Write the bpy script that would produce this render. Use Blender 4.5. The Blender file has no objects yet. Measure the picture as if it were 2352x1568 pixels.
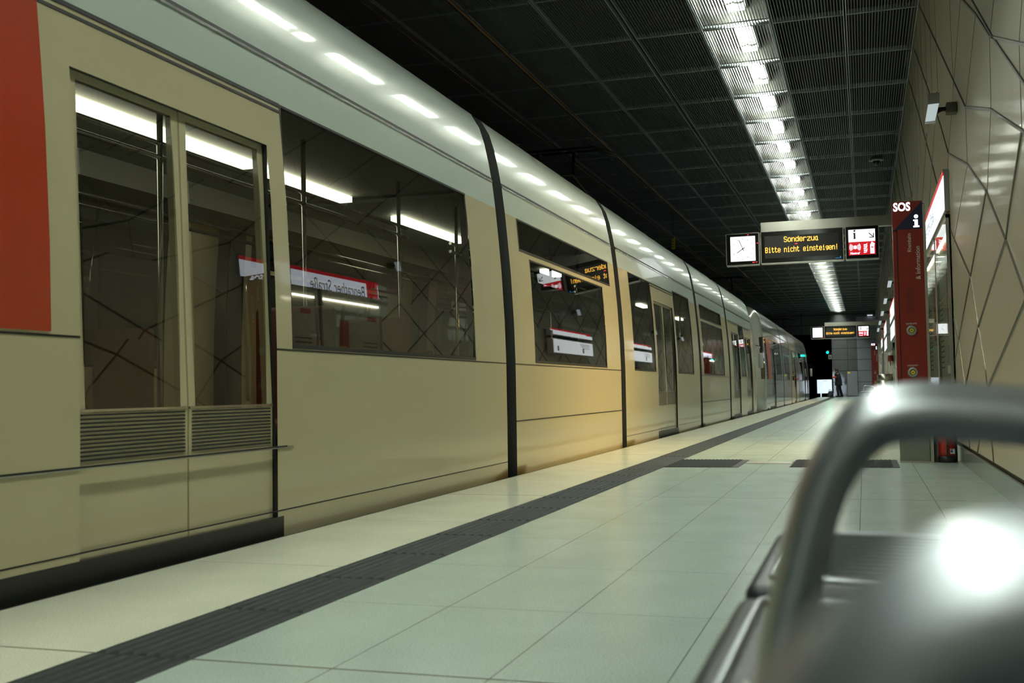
import bpy, bmesh, math, random
from mathutils import Vector, Matrix
random.seed(7)
PI = math.pi
scn = bpy.context.scene
col = scn.collection

# ------------------------------------------------------------------ camera
F_PX, YAW, PITCH, ROLL, EYE = 2512.46, 0.310809, 0.0457163, -0.0176134, 0.65
fwd = Vector((-math.sin(YAW)*math.cos(PITCH), math.cos(YAW)*math.cos(PITCH), math.sin(PITCH)))
rgt0 = Vector((math.cos(YAW), math.sin(YAW), 0)); up0 = rgt0.cross(fwd)
rgt = math.cos(ROLL)*rgt0 + math.sin(ROLL)*up0
upv = -math.sin(ROLL)*rgt0 + math.cos(ROLL)*up0
cd = bpy.data.cameras.new('camera'); cam = bpy.data.objects.new('camera', cd); col.objects.link(cam)
m = Matrix((rgt, upv, -fwd)).transposed().to_4x4(); m.translation = Vector((0, 0, EYE))
cam.matrix_world = m
cd.sensor_width = 36; cd.lens = F_PX*36/2352; cd.clip_start = 0.02; cd.clip_end = 300
cd.dof.use_dof = True; cd.dof.focus_distance = 9.0; cd.dof.aperture_fstop = 5.4
scn.camera = cam

# ------------------------------------------------------------------ world, view
w = bpy.data.worlds.new('world'); scn.world = w; w.use_nodes = True
w.node_tree.nodes['Background'].inputs[0].default_value = (0.55, 0.62, 0.6, 1)
w.node_tree.nodes['Background'].inputs[1].default_value = 0.0
scn.view_settings.view_transform = 'Standard'; scn.view_settings.look = 'None'
scn.view_settings.exposure = 0.0; scn.view_settings.gamma = 1; scn.view_settings.use_curve_mapping = False
scn.cycles.use_denoising = True
scn.cycles.max_bounces = 8; scn.cycles.diffuse_bounces = 4; scn.cycles.glossy_bounces = 5
scn.cycles.transparent_max_bounces = 12; scn.cycles.sample_clamp_indirect = 6
scn.cycles.caustics_reflective = False; scn.cycles.caustics_refractive = False

TUBE = 80.0         # emission of the ceiling tubes
TUBE_COL = (0.93, 1.0, 0.86)

# ------------------------------------------------------------------ materials
def mat(name, c, rough=0.5, metal=0.0, coat=0.0, coat_r=0.1, noise=0.0, nscale=20.0, bump=0.0, bscale=60.0, spec=0.5, stretch=None):
    m = bpy.data.materials.new(name); m.use_nodes = True
    nt = m.node_tree; b = nt.nodes['Principled BSDF']
    b.inputs['Base Color'].default_value = (*c, 1); b.inputs['Roughness'].default_value = rough
    b.inputs['Metallic'].default_value = metal; b.inputs['Coat Weight'].default_value = coat
    b.inputs['Coat Roughness'].default_value = coat_r; b.inputs['Specular IOR Level'].default_value = spec
    tc = nt.nodes.new('ShaderNodeTexCoord'); mp = nt.nodes.new('ShaderNodeMapping')
    nt.links.new(tc.outputs['Object'], mp.inputs[0])
    if stretch: mp.inputs['Scale'].default_value = stretch
    if noise:
        n = nt.nodes.new('ShaderNodeTexNoise'); n.inputs['Scale'].default_value = nscale; n.inputs['Detail'].default_value = 4
        nt.links.new(mp.outputs[0], n.inputs['Vector'])
        r = nt.nodes.new('ShaderNodeMix'); r.data_type = 'RGBA'
        nt.links.new(n.outputs['Fac'], r.inputs['Factor'])
        r.inputs[6].default_value = (*[x*(1-noise) for x in c], 1); r.inputs[7].default_value = (*[min(1, x*(1+noise)) for x in c], 1)
        nt.links.new(r.outputs[2], b.inputs['Base Color'])
    if bump:
        n2 = nt.nodes.new('ShaderNodeTexNoise'); n2.inputs['Scale'].default_value = bscale
        nt.links.new(mp.outputs[0], n2.inputs['Vector'])
        bp = nt.nodes.new('ShaderNodeBump'); bp.inputs['Strength'].default_value = bump; bp.inputs['Distance'].default_value = 0.01
        nt.links.new(n2.outputs['Fac'], bp.inputs['Height']); nt.links.new(bp.outputs[0], b.inputs['Normal'])
    return m
def emit(name, c, s):
    m = bpy.data.materials.new(name); m.use_nodes = True; nt = m.node_tree
    b = nt.nodes['Principled BSDF']; b.inputs['Base Color'].default_value = (*[x*0.5 for x in c], 1)
    b.inputs['Emission Color'].default_value = (*c, 1); b.inputs['Emission Strength'].default_value = s
    b.inputs['Roughness'].default_value = 0.3
    return m
def glass(name, tint, spec_gain=1.0, ior=1.6):
    m = bpy.data.materials.new(name); m.use_nodes = True; nt = m.node_tree
    nt.nodes.remove(nt.nodes['Principled BSDF']); out = nt.nodes['Material Output']
    tr = nt.nodes.new('ShaderNodeBsdfTransparent'); tr.inputs[0].default_value = (*tint, 1)
    gl = nt.nodes.new('ShaderNodeBsdfGlossy'); gl.inputs['Roughness'].default_value = 0.015; gl.inputs[0].default_value = (.95, .95, .95, 1)
    fr = nt.nodes.new('ShaderNodeFresnel'); fr.inputs['IOR'].default_value = ior
    ml = nt.nodes.new('ShaderNodeMath'); ml.operation = 'MULTIPLY'; ml.use_clamp = True; ml.inputs[1].default_value = spec_gain
    mx = nt.nodes.new('ShaderNodeMixShader')
    ge = nt.nodes.new('ShaderNodeNewGeometry'); mr = nt.nodes.new('ShaderNodeMapRange')
    mr.inputs[3].default_value = ior; mr.inputs[4].default_value = 1/ior
    nt.links.new(ge.outputs['Backfacing'], mr.inputs[0]); nt.links.new(mr.outputs[0], fr.inputs['IOR'])
    nt.links.new(fr.outputs[0], ml.inputs[0]); nt.links.new(ml.outputs[0], mx.inputs[0])
    nt.links.new(tr.outputs[0], mx.inputs[1]); nt.links.new(gl.outputs[0], mx.inputs[2]); nt.links.new(mx.outputs[0], out.inputs[0])
    return m
def tile_mat(name, c, xs, ys, ys2, jw=0.004, joint=(0.11, 0.12, 0.10)):
    """terrazzo slabs: xs / ys / ys2 = (offset, pitch) of the joints across x, thin joints across y, wide joints across y"""
    m = bpy.data.materials.new(name); m.use_nodes = True; nt = m.node_tree; N = nt.nodes; L = nt.links
    b = N['Principled BSDF']; b.inputs['Roughness'].default_value = 0.24; b.inputs['Specular IOR Level'].default_value = 0.6
    tc = N.new('ShaderNodeTexCoord'); sp = N.new('ShaderNodeSeparateXYZ'); L.new(tc.outputs['Object'], sp.inputs[0])
    def line(axis, off, pitch, wd):
        a = N.new('ShaderNodeMath'); a.operation = 'SUBTRACT'; L.new(sp.outputs[axis], a.inputs[0]); a.inputs[1].default_value = off
        p = N.new('ShaderNodeMath'); p.operation = 'PINGPONG'; L.new(a.outputs[0], p.inputs[0]); p.inputs[1].default_value = pitch/2
        q = N.new('ShaderNodeMath'); q.operation = 'LESS_THAN'; L.new(p.outputs[0], q.inputs[0]); q.inputs[1].default_value = wd/2
        return q
    lines = []
    if xs: lines.append(line(0, xs[0], xs[1], jw))
    if ys: lines.append(line(1, ys[0], ys[1], jw*0.8))
    if ys2: lines.append(line(1, ys2[0], ys2[1], jw*3))
    acc = lines[0].outputs[0]
    for l in lines[1:]:
        x = N.new('ShaderNodeMath'); x.operation = 'MAXIMUM'; L.new(acc, x.inputs[0]); L.new(l.outputs[0], x.inputs[1]); acc = x.outputs[0]
    n = N.new('ShaderNodeTexNoise'); n.inputs['Scale'].default_value = 260; n.inputs['Detail'].default_value = 2; L.new(tc.outputs['Object'], n.inputs['Vector'])
    n2 = N.new('ShaderNodeTexNoise'); n2.inputs['Scale'].default_value = 3.0; n2.inputs['Detail'].default_value = 5; L.new(tc.outputs['Object'], n2.inputs['Vector'])
    r = N.new('ShaderNodeValToRGB'); L.new(n.outputs['Fac'], r.inputs[0])
    r.color_ramp.elements[0].position = 0.34; r.color_ramp.elements[0].color = (*[x*0.62 for x in c], 1)
    r.color_ramp.elements[1].position = 0.5; r.color_ramp.elements[1].color = (*c, 1)
    r2 = N.new('ShaderNodeMapRange'); L.new(n2.outputs['Fac'], r2.inputs[0]); r2.inputs[1].default_value = .3; r2.inputs[2].default_value = .7
    r2.inputs[3].default_value = 0.96; r2.inputs[4].default_value = 1.03
    mu = N.new('ShaderNodeVectorMath'); mu.operation = 'SCALE'; L.new(r.outputs[0], mu.inputs[0]); L.new(r2.outputs[0], mu.inputs['Scale'])
    mx = N.new('ShaderNodeMix'); mx.data_type = 'RGBA'; L.new(acc, mx.inputs['Factor']); L.new(mu.outputs[0], mx.inputs[6]); mx.inputs[7].default_value = (*joint, 1)
    L.new(mx.outputs[2], b.inputs['Base Color'])
    rr = N.new('ShaderNodeMapRange'); L.new(n2.outputs['Fac'], rr.inputs[0]); rr.inputs[3].default_value = 0.19; rr.inputs[4].default_value = 0.23
    L.new(rr.outputs[0], b.inputs['Roughness'])
    return m

M = {}
M['tile'] = tile_mat('terrazzo_slab', (0.43, 0.53, 0.48), (-1.62, 0.395), (2.372, 0.7675), (2.372, 4.21), 0.0035)
M['edge'] = tile_mat('cream_edge_slab', (0.67, 0.69, 0.56), None, (2.372, 1.405), (2.372, 4.21), 0.0035)
M['concrete'] = mat('dark_concrete', (0.05, 0.052, 0.05), 0.9, noise=.3, nscale=6)
M['black'] = mat('black_rubber', (0.008, 0.009, 0.01), 0.55)
M['tactile'] = mat('anthracite_tactile', (0.018, 0.024, 0.024), 0.6, spec=.25, noise=.25, nscale=40)
M['steel'] = mat('brushed_steel', (0.50, 0.49, 0.43), 0.28, metal=1.0, noise=.08, nscale=30, stretch=(1, 1, 20))
M['steel_b'] = mat('satin_tube_steel', (0.52, 0.57, 0.62), 0.36, metal=0.97, coat=.7, coat_r=0.16)
M['slat'] = mat('grey_seat_slat', (0.10, 0.12, 0.13), 0.4, metal=0.5)
M['pan'] = mat('blue_grey_seat_steel', (0.012, 0.018, 0.024), 0.42)
M['blade'] = mat('grey_grille_metal', (0.18, 0.20, 0.205), 0.4, metal=0.4)
M['blade_dark'] = mat('dark_grille_metal', (0.075, 0.078, 0.07), 0.45, metal=0.3)  # same grille metal, colour darkened in the lamp column to tame its glare
M['frame'] = mat('grille_frame_metal', (0.38, 0.43, 0.46), 0.4, metal=0.3)
M['void'] = mat('black_ceiling_void', (0.006, 0.006, 0.006), 0.9)
M['lamphouse'] = mat('grey_lamp_housing', (0.04, 0.04, 0.035), 0.5)
M['tube'] = emit('fluorescent_tube', TUBE_COL, TUBE)
M['wall'] = mat('champagne_enamel_panel', (0.64, 0.58, 0.46), 0.42, coat=0.18, coat_r=0.09, noise=.06, nscale=9, bump=.012, bscale=4, stretch=(1, 1, .25), metal=.45)
M['seam'] = mat('bronze_seam_profile', (0.13, 0.115, 0.08), 0.35, metal=0.7)
M['joint'] = mat('thin_dark_joint', (0.09, 0.08, 0.06), 0.6)
M['base'] = mat('grey_green_base_panel', (0.33, 0.36, 0.32), 0.2, coat=.3)
M['endwall'] = mat('dark_grey_panel', (0.12, 0.125, 0.13), 0.35, metal=.4, noise=.15, nscale=3)
M['endlight'] = mat('light_ribbed_panel', (0.30, 0.32, 0.37), 0.3, metal=.5)
M['paint'] = mat('train_paint', (0.56, 0.505, 0.32), 0.26, coat=0.5, coat_r=0.05)  # warm light on the lower sides is mixed into this body colour
M['paint_grey'] = mat('silver_grey_train_paint', (0.34, 0.35, 0.31), 0.2, coat=0.6, coat_r=0.04)
M['roofpaint'] = mat('roof_fairing_paint', (0.60, 0.70, 0.63), 0.24, coat=0.5, coat_r=0.05)  # same train body, cooler light higher up put into the colour
M['paint2'] = mat('train_rim_paint', (0.50, 0.49, 0.40), 0.3, coat=0.4)
M['red'] = mat('red_train_paint', (0.46, 0.045, 0.012), 0.3, coat=.4)
M['dark'] = mat('dark_skirt', (0.02, 0.022, 0.018), 0.4)
M['seamline'] = mat('panel_seam', (0.012, 0.012, 0.01), 0.5)
M['chrome'] = mat('bright_rail', (0.7, 0.7, 0.66), 0.18, metal=1)
M['glass'] = glass('tinted_train_glass', (0.42, 0.44, 0.38), 1.25, 1.7)
M['darkglass'] = glass('dark_cab_glass', (0.06, 0.06, 0.06), 1.0, 1.55)
M['inner'] = mat('interior_panel', (0.23, 0.24, 0.2), 0.6)
M['innerd'] = mat('interior_dark', (0.05, 0.05, 0.05), 0.7)
M['seatc'] = mat('seat_upholstery', (0.10, 0.03, 0.025), 0.8)
M['inlamp'] = emit('interior_lamp', (1.0, 0.97, 0.8), 7.0)
M['led'] = emit('amber_led', (1.0, 0.52, 0.07), 2.8)
M['ledred'] = emit('red_led', (1.0, 0.03, 0.05), 3.0)
M['ledblue'] = emit('blue_mark', (0.05, 0.4, 1.0), .6)
M['screen'] = mat('black_display_glass', (0.012, 0.011, 0.009), 0.12)
M['lit'] = emit('lit_white_face', (0.93, 0.98, 1.0), 1.1)
M['litw'] = emit('lit_sign_face', (0.82, 0.89, 1.0), 1.5)
M['litred'] = emit('lit_red_face', (0.62, 0.012, 0.018), 0.9)
M['ink'] = mat('black_ink', (0.008, 0.008, 0.01), 0.5)
M['inkw'] = mat('white_print', (0.75, 0.72, 0.66), 0.5)
M['sosred'] = mat('sos_red_enamel', (0.21, 0.012, 0.004), 0.28, coat=.3)
M['sosblue'] = mat('sos_navy_enamel', (0.006, 0.008, 0.04), 0.3)
M['sosbase'] = mat('grey_plinth', (0.19, 0.19, 0.155), 0.35)
M['soslit'] = emit('sos_lit_letters', (0.85, 0.9, 1.0), 1.5)
M['yellow'] = mat('yellow_disc', (0.85, 0.72, 0.02), 0.4)
M['grey'] = mat('grey_ring', (0.3, 0.3, 0.28), 0.4, metal=.5)
M['case'] = mat('cream_case_interior', (0.62, 0.60, 0.48), 0.5)
M['caselamp'] = emit('vitrine_lamp', (1.0, 0.96, 0.78), 12.0)
M['poster'] = mat('pale_poster', (0.55, 0.56, 0.46), 0.6, noise=.3, nscale=14)
M['posterr'] = mat('red_poster_print', (0.45, 0.05, 0.03), 0.6)
M['postery'] = mat('ochre_poster_print', (0.6, 0.42, 0.08), 0.6)
M['cleanglass'] = glass('clear_case_glass', (0.88, 0.92, 0.9), 1.0, 1.5)
M['floodface'] = emit('flood_lens', (0.80, 0.92, 0.95), 0.5)
M['greybox'] = mat('light_grey_housing', (0.36, 0.36, 0.33), 0.4)
M['wire'] = mat('copper_brown_wire', (0.13, 0.07, 0.035), 0.5, metal=.5)
M['signal'] = emit('green_signal', (0.0, 1.0, 0.62), 60.0)
M['skin'] = mat('skin', (0.45, 0.25, 0.17), 0.5)
M['coat'] = mat('dark_navy_coat', (0.008, 0.009, 0.014), 0.8)
M['hair'] = mat('brown_hair', (0.06, 0.035, 0.02), 0.7)
M['orange'] = mat('orange_red_cloth', (0.55, 0.06, 0.03), 0.7)
M['bag'] = mat('black_bag_fabric', (0.006, 0.006, 0.007), 0.8)
M['board'] = mat('white_barrier_panel', (0.8, 0.83, 0.88), 0.5)
M['headlamp'] = emit('headlamp', (0.8, 0.9, 1.0), 40.0)
M['extred'] = mat('extinguisher_red', (0.38, 0.02, 0.008), 0.3, coat=.5)
M['label'] = mat('paper_label', (0.6, 0.6, 0.6), 0.6)
M['labelblue'] = mat('label_blue', (0.02, 0.05, 0.35), 0.6)

# ------------------------------------------------------------------ mesh helpers
class MB:
    def __init__(s): s.bm = bmesh.new(); s.mats = []
    def mi(s, mt):
        if mt is None: return 0
        mt = M[mt]
        if mt not in s.mats: s.mats.append(mt)
        return s.mats.index(mt)
    def face(s, pts, mt=None, smooth=False):
        try: f = s.bm.faces.new([s.bm.verts.new(p) for p in pts])
        except ValueError: return
        f.material_index = s.mi(mt); f.smooth = smooth; return f
    def box(s, x0, x1, y0, y1, z0, z1, mt=None):
        i = s.mi(mt)
        v = [s.bm.verts.new((x, y, z)) for z in (z0, z1) for y in (y0, y1) for x in (x0, x1)]
        for q in ((0, 2, 3, 1), (4, 5, 7, 6), (0, 1, 5, 4), (2, 6, 7, 3), (0, 4, 6, 2), (1, 3, 7, 5)):
            s.bm.faces.new([v[k] for k in q]).material_index = i
    def rbox(s, x0, x1, y0, y1, z0, z1, r=.01, seg=3, mt=None):
        b = bmesh.new(); bmesh.ops.create_cube(b, size=1)
        for v in b.verts: v.co = Vector(((x0+x1)/2+v.co.x*(x1-x0), (y0+y1)/2+v.co.y*(y1-y0), (z0+z1)/2+v.co.z*(z1-z0)))
        bmesh.ops.bevel(b, geom=b.edges[:], offset=r, segments=seg, affect='EDGES', profile=.5)
        s.add(b, mt, True)
    def add(s, b, mt=None, smooth=False, M4=None):
        i = s.mi(mt); d = {}
        for v in b.verts: d[v] = s.bm.verts.new(M4 @ v.co if M4 else v.co)
        for f in b.faces:
            g = s.bm.faces.new([d[v] for v in f.verts]); g.material_index = i; g.smooth = smooth
        b.free()
    def tube(s, pts, r, mt=None, n=12, caps=True, flat=1.0):
        i = s.mi(mt); pts = [Vector(p) for p in pts]; rings = []
        rs = r if isinstance(r, (list, tuple)) else [r]*len(pts)
        prev = None
        for k, p in enumerate(pts):
            t = (pts[min(k+1, len(pts)-1)]-pts[max(k-1, 0)]).normalized()
            if prev is None:
                a = Vector((0, 0, 1)) if abs(t.z) < .9 else Vector((0, 1, 0)); u = t.cross(a).normalized()
            else: u = (prev - t*prev.dot(t)).normalized()
            prev = u; v = t.cross(u)
            rings.append([s.bm.verts.new(p+rs[k]*(math.cos(2*PI*j/n)*u+math.sin(2*PI*j/n)*v*flat)) for j in range(n)])
        for a, b in zip(rings, rings[1:]):
            for j in range(n):
                f = s.bm.faces.new((a[j], a[(j+1) % n], b[(j+1) % n], b[j])); f.material_index = i; f.smooth = True
        if caps:
            s.bm.faces.new(rings[0][::-1]).material_index = i; s.bm.faces.new(rings[-1]).material_index = i
    def lathe(s, prof, c=(0, 0, 0), mt=None, n=24, sx=1, sy=1):
        i = s.mi(mt); rings = []
        for r, z in prof: rings.append([s.bm.verts.new((c[0]+r*sx*math.cos(2*PI*j/n), c[1]+r*sy*math.sin(2*PI*j/n), c[2]+z)) for j in range(n)])
        for a, b in zip(rings, rings[1:]):
            for j in range(n):
                f = s.bm.faces.new((a[j], a[(j+1) % n], b[(j+1) % n], b[j])); f.material_index = i; f.smooth = True
        s.bm.faces.new(rings[0][::-1]).material_index = i; s.bm.faces.new(rings[-1]).material_index = i
    def disc(s, o, u, v, r, r0=0, a0=0, a1=2*PI, n=28, mt=None):
        """flat disc, ring or arc at o in the plane u, v"""
        o, u, v = Vector(o), Vector(u), Vector(v)
        P = lambda rr, a: o+u*rr*math.cos(a)+v*rr*math.sin(a)
        for k in range(n):
            a, b = a0+(a1-a0)*k/n, a0+(a1-a0)*(k+1)/n
            if r0: s.face([P(r0, a), P(r, a), P(r, b), P(r0, b)], mt)
            else: s.face([o, P(r, a), P(r, b)], mt)
    def build(s, name, parent=None, weld=False):
        if weld: bmesh.ops.remove_doubles(s.bm, verts=s.bm.verts[:], dist=1e-4)
        me = bpy.data.meshes.new(name); s.bm.normal_update(); s.bm.to_mesh(me); s.bm.free()
        for mt in s.mats: me.materials.append(mt)
        o = bpy.data.objects.new(name, me); col.objects.link(o)
        if parent:
            o.parent = parent
            o.matrix_parent_inverse = Matrix.Translation(-wl(parent))
        return o
def wl(o):
    v = Vector(o.location)
    if o.parent is not None: v = v  # parts sit at the origin of their meshes
    return v
def one(name, fn, parent=None):
    b = MB(); fn(b); return b.build(name, parent)
def tag(o, label, cat, group=None, kind=None):
    if label: o['label'] = label
    if cat: o['category'] = cat
    if group: o['group'] = group
    if kind: o['kind'] = kind
    return o
def thing(name, label, cat, loc=(0, 0, 0), group=None):
    o = bpy.data.objects.new(name, None); col.objects.link(o); o.location = loc; o.empty_display_size = .1
    return tag(o, label, cat, group)
def struct(name, b): o = b.build(name); o['kind'] = 'structure'; return o
def lin(a, b, n): return [a+(b-a)*i/(n-1) for i in range(n)]
def smooth_path(p, k=6):
    p = [Vector(q) for q in p]; out = []
    for i in range(len(p)-1):
        a, b, c, d = p[max(i-1, 0)], p[i], p[i+1], p[min(i+2, len(p)-1)]
        for j in range(k):
            t = j/k
            out.append(.5*((2*b)+(c-a)*t+(2*a-5*b+4*c-d)*t*t+(-a+3*b-3*c+d)*t**3))
    return out+[p[-1]]
def copy_tree(o, parent=None):
    c = o.copy(); col.objects.link(c)
    if parent:
        inv = o.matrix_parent_inverse.copy(); c.parent = parent; c.matrix_parent_inverse = inv
    for ch in list(o.children): copy_tree(ch, c)
    return c
def text(s, size, o, u, v, name, mt, parent, align='LEFT', thick=0.0, bold=0.0, sx=1.0):
    """lettering as a mesh: baseline start o, writing direction u, up v"""
    cu = bpy.data.curves.new(name, 'FONT'); cu.body = s; cu.size = size; cu.align_x = align; cu.offset = bold; cu.extrude = thick
    cu.resolution_u = 3
    t = bpy.data.objects.new(name, cu); col.objects.link(t)
    dg = bpy.context.evaluated_depsgraph_get(); me = bpy.data.meshes.new_from_object(t.evaluated_get(dg))
    bpy.data.objects.remove(t); bpy.data.curves.remove(cu)
    u, v, o = Vector(u).normalized(), Vector(v).normalized(), Vector(o); n = u.cross(v)
    me.transform(Matrix(((u.x*sx, v.x, n.x, o.x), (u.y*sx, v.y, n.y, o.y), (u.z*sx, v.z, n.z, o.z), (0, 0, 0, 1))))
    me.materials.clear(); me.materials.append(M[mt])
    ob = bpy.data.objects.new(name, me); col.objects.link(ob)
    if parent: ob.parent = parent; ob.matrix_parent_inverse = Matrix.Translation(-wl(parent))
    return ob

# ------------------------------------------------------------------ setting
EDGE, TA, TB, WX, CZ = -2.57, -1.9, -1.61, 0.74, 5.05
Y0, Y1 = -9.0, 68.0
b = MB()
b.box(EDGE, TA, Y0, Y1, -.9, 0, 'edge'); b.box(TA, TB, Y0, Y1, -.9, -.002, 'tile'); b.box(TB, WX+.1, Y0, Y1, -.9, 0, 'tile')
struct('floor', b)
b = MB(); b.box(EDGE-.03, EDGE-.001, Y0, Y1, -.12, -.004, 'black'); struct('trim_1', b)
b = MB(); b.box(-9, EDGE-.03, Y0-2, 110, -1.1, -.95, 'concrete')
for x in (-3.27, -4.71): b.box(x-.035, x+.035, Y0, 110, -.95, -.8, 'steel')
for x in (-8.7, -7.3): b.box(x-.035, x+.035, Y0, 110, -.95, -.8, 'steel')
tb = struct('track_bed', b)

# ceiling: dark void, frames and long blades
cols_x = [-9.35, -8.51, -7.67, -6.83, -5.98, -5.13, -4.30, -3.47, -2.63, -1.78, -0.94, -0.09, 0.74]
PITCH_Y = 1.685; rows = [13.43+PITCH_Y*k for k in range(-13, 33)]
CY1 = rows[-1]
b = MB()
b.box(-9.4, 0.9, Y0, CY1+.3, 5.62, 5.7, 'void')
b.box(-9.4, 0.9, CY1, CY1+.08, 5.0, 5.62, 'endwall')
for i in range(len(cols_x)-1):
    xa, xb = cols_x[i], cols_x[i+1]
    g = .028 if abs(xa+2.63) < .01 else .010
    h = .028 if abs(xb+2.63) < .01 else .010
    b.box(xa+g, xa+g+.010, rows[0], CY1, CZ, CZ+.05, 'frame'); b.box(xb-h-.010, xb-h, rows[0], CY1, CZ, CZ+.05, 'frame')
    n = 24
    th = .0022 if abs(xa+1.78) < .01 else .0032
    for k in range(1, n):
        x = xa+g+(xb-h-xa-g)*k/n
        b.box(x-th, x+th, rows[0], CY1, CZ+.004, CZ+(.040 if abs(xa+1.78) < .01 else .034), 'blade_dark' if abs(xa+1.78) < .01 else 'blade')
    for y in rows[:-1]:
        b.box(xa+g, xb-h, y+.008, y+.016, CZ-.001, CZ+.055, 'frame'); b.box(xa+g, xb-h, y+PITCH_Y-.016, y+PITCH_Y-.008, CZ-.001, CZ+.055, 'frame')
b.box(-2.635, -2.625, rows[0], CY1, CZ+.03, CZ+.12, 'void')
struct('ceiling', b)

# right wall with its web of seams
def seam(b, p, q, wd=.022, pr=.007, mt='seam'):
    a, c = Vector((0, *p)), Vector((0, *q)); d = (c-a)
    if d.length < 1e-4: return
    d.normalize(); n = Vector((0, -d.z, d.y))*wd/2; c = c+d*wd*.3; a = a-d*wd*.3
    x0, x1 = WX-pr, WX+.002
    P = [a+n, a-n, c-n, c+n]
    f = lambda x, v: (x, v.y, v.z)
    b.face([f(x0, P[0]+(-n)*.35), f(x0, P[1]+n*.35), f(x0, P[2]+n*.35), f(x0, P[3]-n*.35)][::-1], mt)
    for i, j in ((0, 3), (1, 2)):
        s = -.35 if i == 0 else .35
        b.face([f(x1, P[i]), f(x0, P[i]+n*s), f(x0, P[j]+n*s), f(x1, P[j])], mt)
b = MB(); b.box(WX, WX+.2, Y0, Y1, .165, 5.6, 'wall'); b.box(WX+.03, WX+.2, Y0, Y1, .13, .165, 'black')
traced = [[(14.7, 4.91), (12.98, 4.1), (10.73, 3.04), (9.91, 2.6), (8.26, 2.19), (7.15, 1.81), (6.31, 1.41), (5.72, 1.1), (4.9, .7)],
 [(13.4, 5.05), (12.33, 4.54), (9.88, 3.37), (8.27, 2.6), (6.77, 2.22), (5.57, 1.83), (4.4, 1.4)],
 [(11.9, 5.05), (10.2, 4.25), (8.14, 3.32), (7.39, 2.98), (6.66, 2.61), (5.41, 2.19), (4.2, 1.8)],
 [(10.3, 5.05), (8.1, 4.1), (6.2, 3.2), (5.0, 2.75)],
 [(16.5, 5.0), (14.2, 3.95), (12.0, 2.9), (10.51, 2.14), (9.49, 1.79), (8.34, 1.41), (7.93, 1.03), (7.56, .73), (7.3, .17)],
 [(10.49, 1.41), (9.53, 1.01), (9.12, .64), (8.9, .17)],
 [(7.16, 1.81), (8.34, 1.41), (9.53, 1.01), (10.54, .65), (11.6, .17)],
 [(6.31, 1.41), (7.93, 1.03), (9.09, .63), (10.2, .17)],
 [(5.1, 1.22), (5.74, 1.02), (7.47, .62), (8.3, .17)],
 [(5.57, 1.83), (6.11, 1.54), (6.31, 1.41)]]
for t in traced:
    for p, q in zip(t, t[1:]): seam(b, p, q)
for t in ([(8.36, 3.4), (9.2, 2.99), (9.9, 2.61), (10.47, 2.21)], [(7.39, 2.98), (8.27, 2.59), (8.3, 2.19), (9.75, 1.81)], [(6.1, 3.2), (6.44, 2.75), (6.7, 2.62), (6.77, 2.22), (7.11, 1.81)],
          [(5.2, 3.0), (5.41, 2.4), (5.56, 2.24), (5.58, 1.85)], [(8.3, 5.05), (8.2, 4.2), (8.1, 3.35)], [(9.4, 5.05), (9.3, 4.0), (9.2, 2.99)]):
    for p, q in zip(t, t[1:]): seam(b, p, q, .007, .002, 'joint')
for k in range(44):       # the same web further along the wall
    y = 16.0+k*1.6
    if y > 77: break
    pts = [(y+2.1*(z-3.0)+.12*math.sin(k*2.1+z*3), z) for z in (5.05, 4.1, 3.0, 2.2, 1.4, .17)]
    for p, q in zip(pts, pts[1:]):
        if max(p[0], q[0]) < Y1 and min(p[0], q[0]) > 11: seam(b, p, q, .028)
    y2 = 11.5+k*1.9
    pts = [(y2-2.3*(z-1.5)+.1*math.sin(k+z*2), z) for z in (3.4, 2.6, 1.8, 1.0, .17)]
    for p, q in zip(pts, pts[1:]):
        if max(p[0], q[0]) < Y1 and min(p[0], q[0]) > 10.7: seam(b, p, q, .026)
    yv = 10.9+k*.8
    seam(b, (yv, 5.05), (yv, 3.4), .007, .002, 'joint')
for k in range(9):        # and beside and behind the camera
    y = -6+k*1.6
    seam(b, (y+2.1*2.05, 5.05), (y-.2, 2.6)); seam(b, (y-.2, 2.6), (min(y-2.6, 4.2), 1.4)); seam(b, (min(y+.3, 4.4), 2.6), (min(y+3.2, 5.0), 1.2), .024)
struct('wall_right', b)
b = MB(); b.box(WX, WX+.2, Y0, Y1, 0, .13, 'base'); struct('baseboard_right', b)
b = MB(); b.box(-9.6, -9.4, Y0-2, 110, -1.1, 5.7, 'endwall')
for k in range(70): seam2 = b.box(-9.4, -9.385, Y0+k*1.6, Y0+k*1.6+.02, -1, 5.6, 'joint')
struct('wall_left', b)
b = MB(); b.box(-9.6, 1.0, Y0-.2, Y0, -1.1, 5.7, 'wall'); struct('wall_back', b)
# end wall with the tunnel mouth
b = MB(); PX = -1.80
b.box(PX, WX+.2, Y1, Y1+.4, -.9, 3.76, 'endwall'); b.box(-9.6, WX+.2, Y1, Y1+.4, 3.76, 5.7, 'endwall')
for k in range(150):
    x = -9.3+k*.067
    if x < WX: b.box(x, x+.022, Y1-.02, Y1, 3.8, 5.6, 'endwall')
for z in (.86, 1.53, 2.19, 2.87, 3.36): b.box(PX, WX, Y1-.006, Y1, z-.012, z+.012, 'black')
for z in (4.3, 4.9): b.box(-9.3, WX, Y1-.023, Y1, z-.015, z+.015, 'black')
for x in (-.9, -.36, .24): b.box(x-.01, x+.01, Y1-.006, Y1, 0, 3.7, 'black')
for x in (-6.1, -3.5, -.9): b.box(x-.015, x+.015, Y1-.023, Y1, 3.8, 5.6, 'black')
b.box(-.36, WX, Y1-.06, Y1-.008, 0, 4.72, 'endlight')
for k in range(16): b.box(-.34+k*.068, -.325+k*.068, Y1-.068, Y1-.06, 0.1, 4.7, 'endlight')
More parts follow.
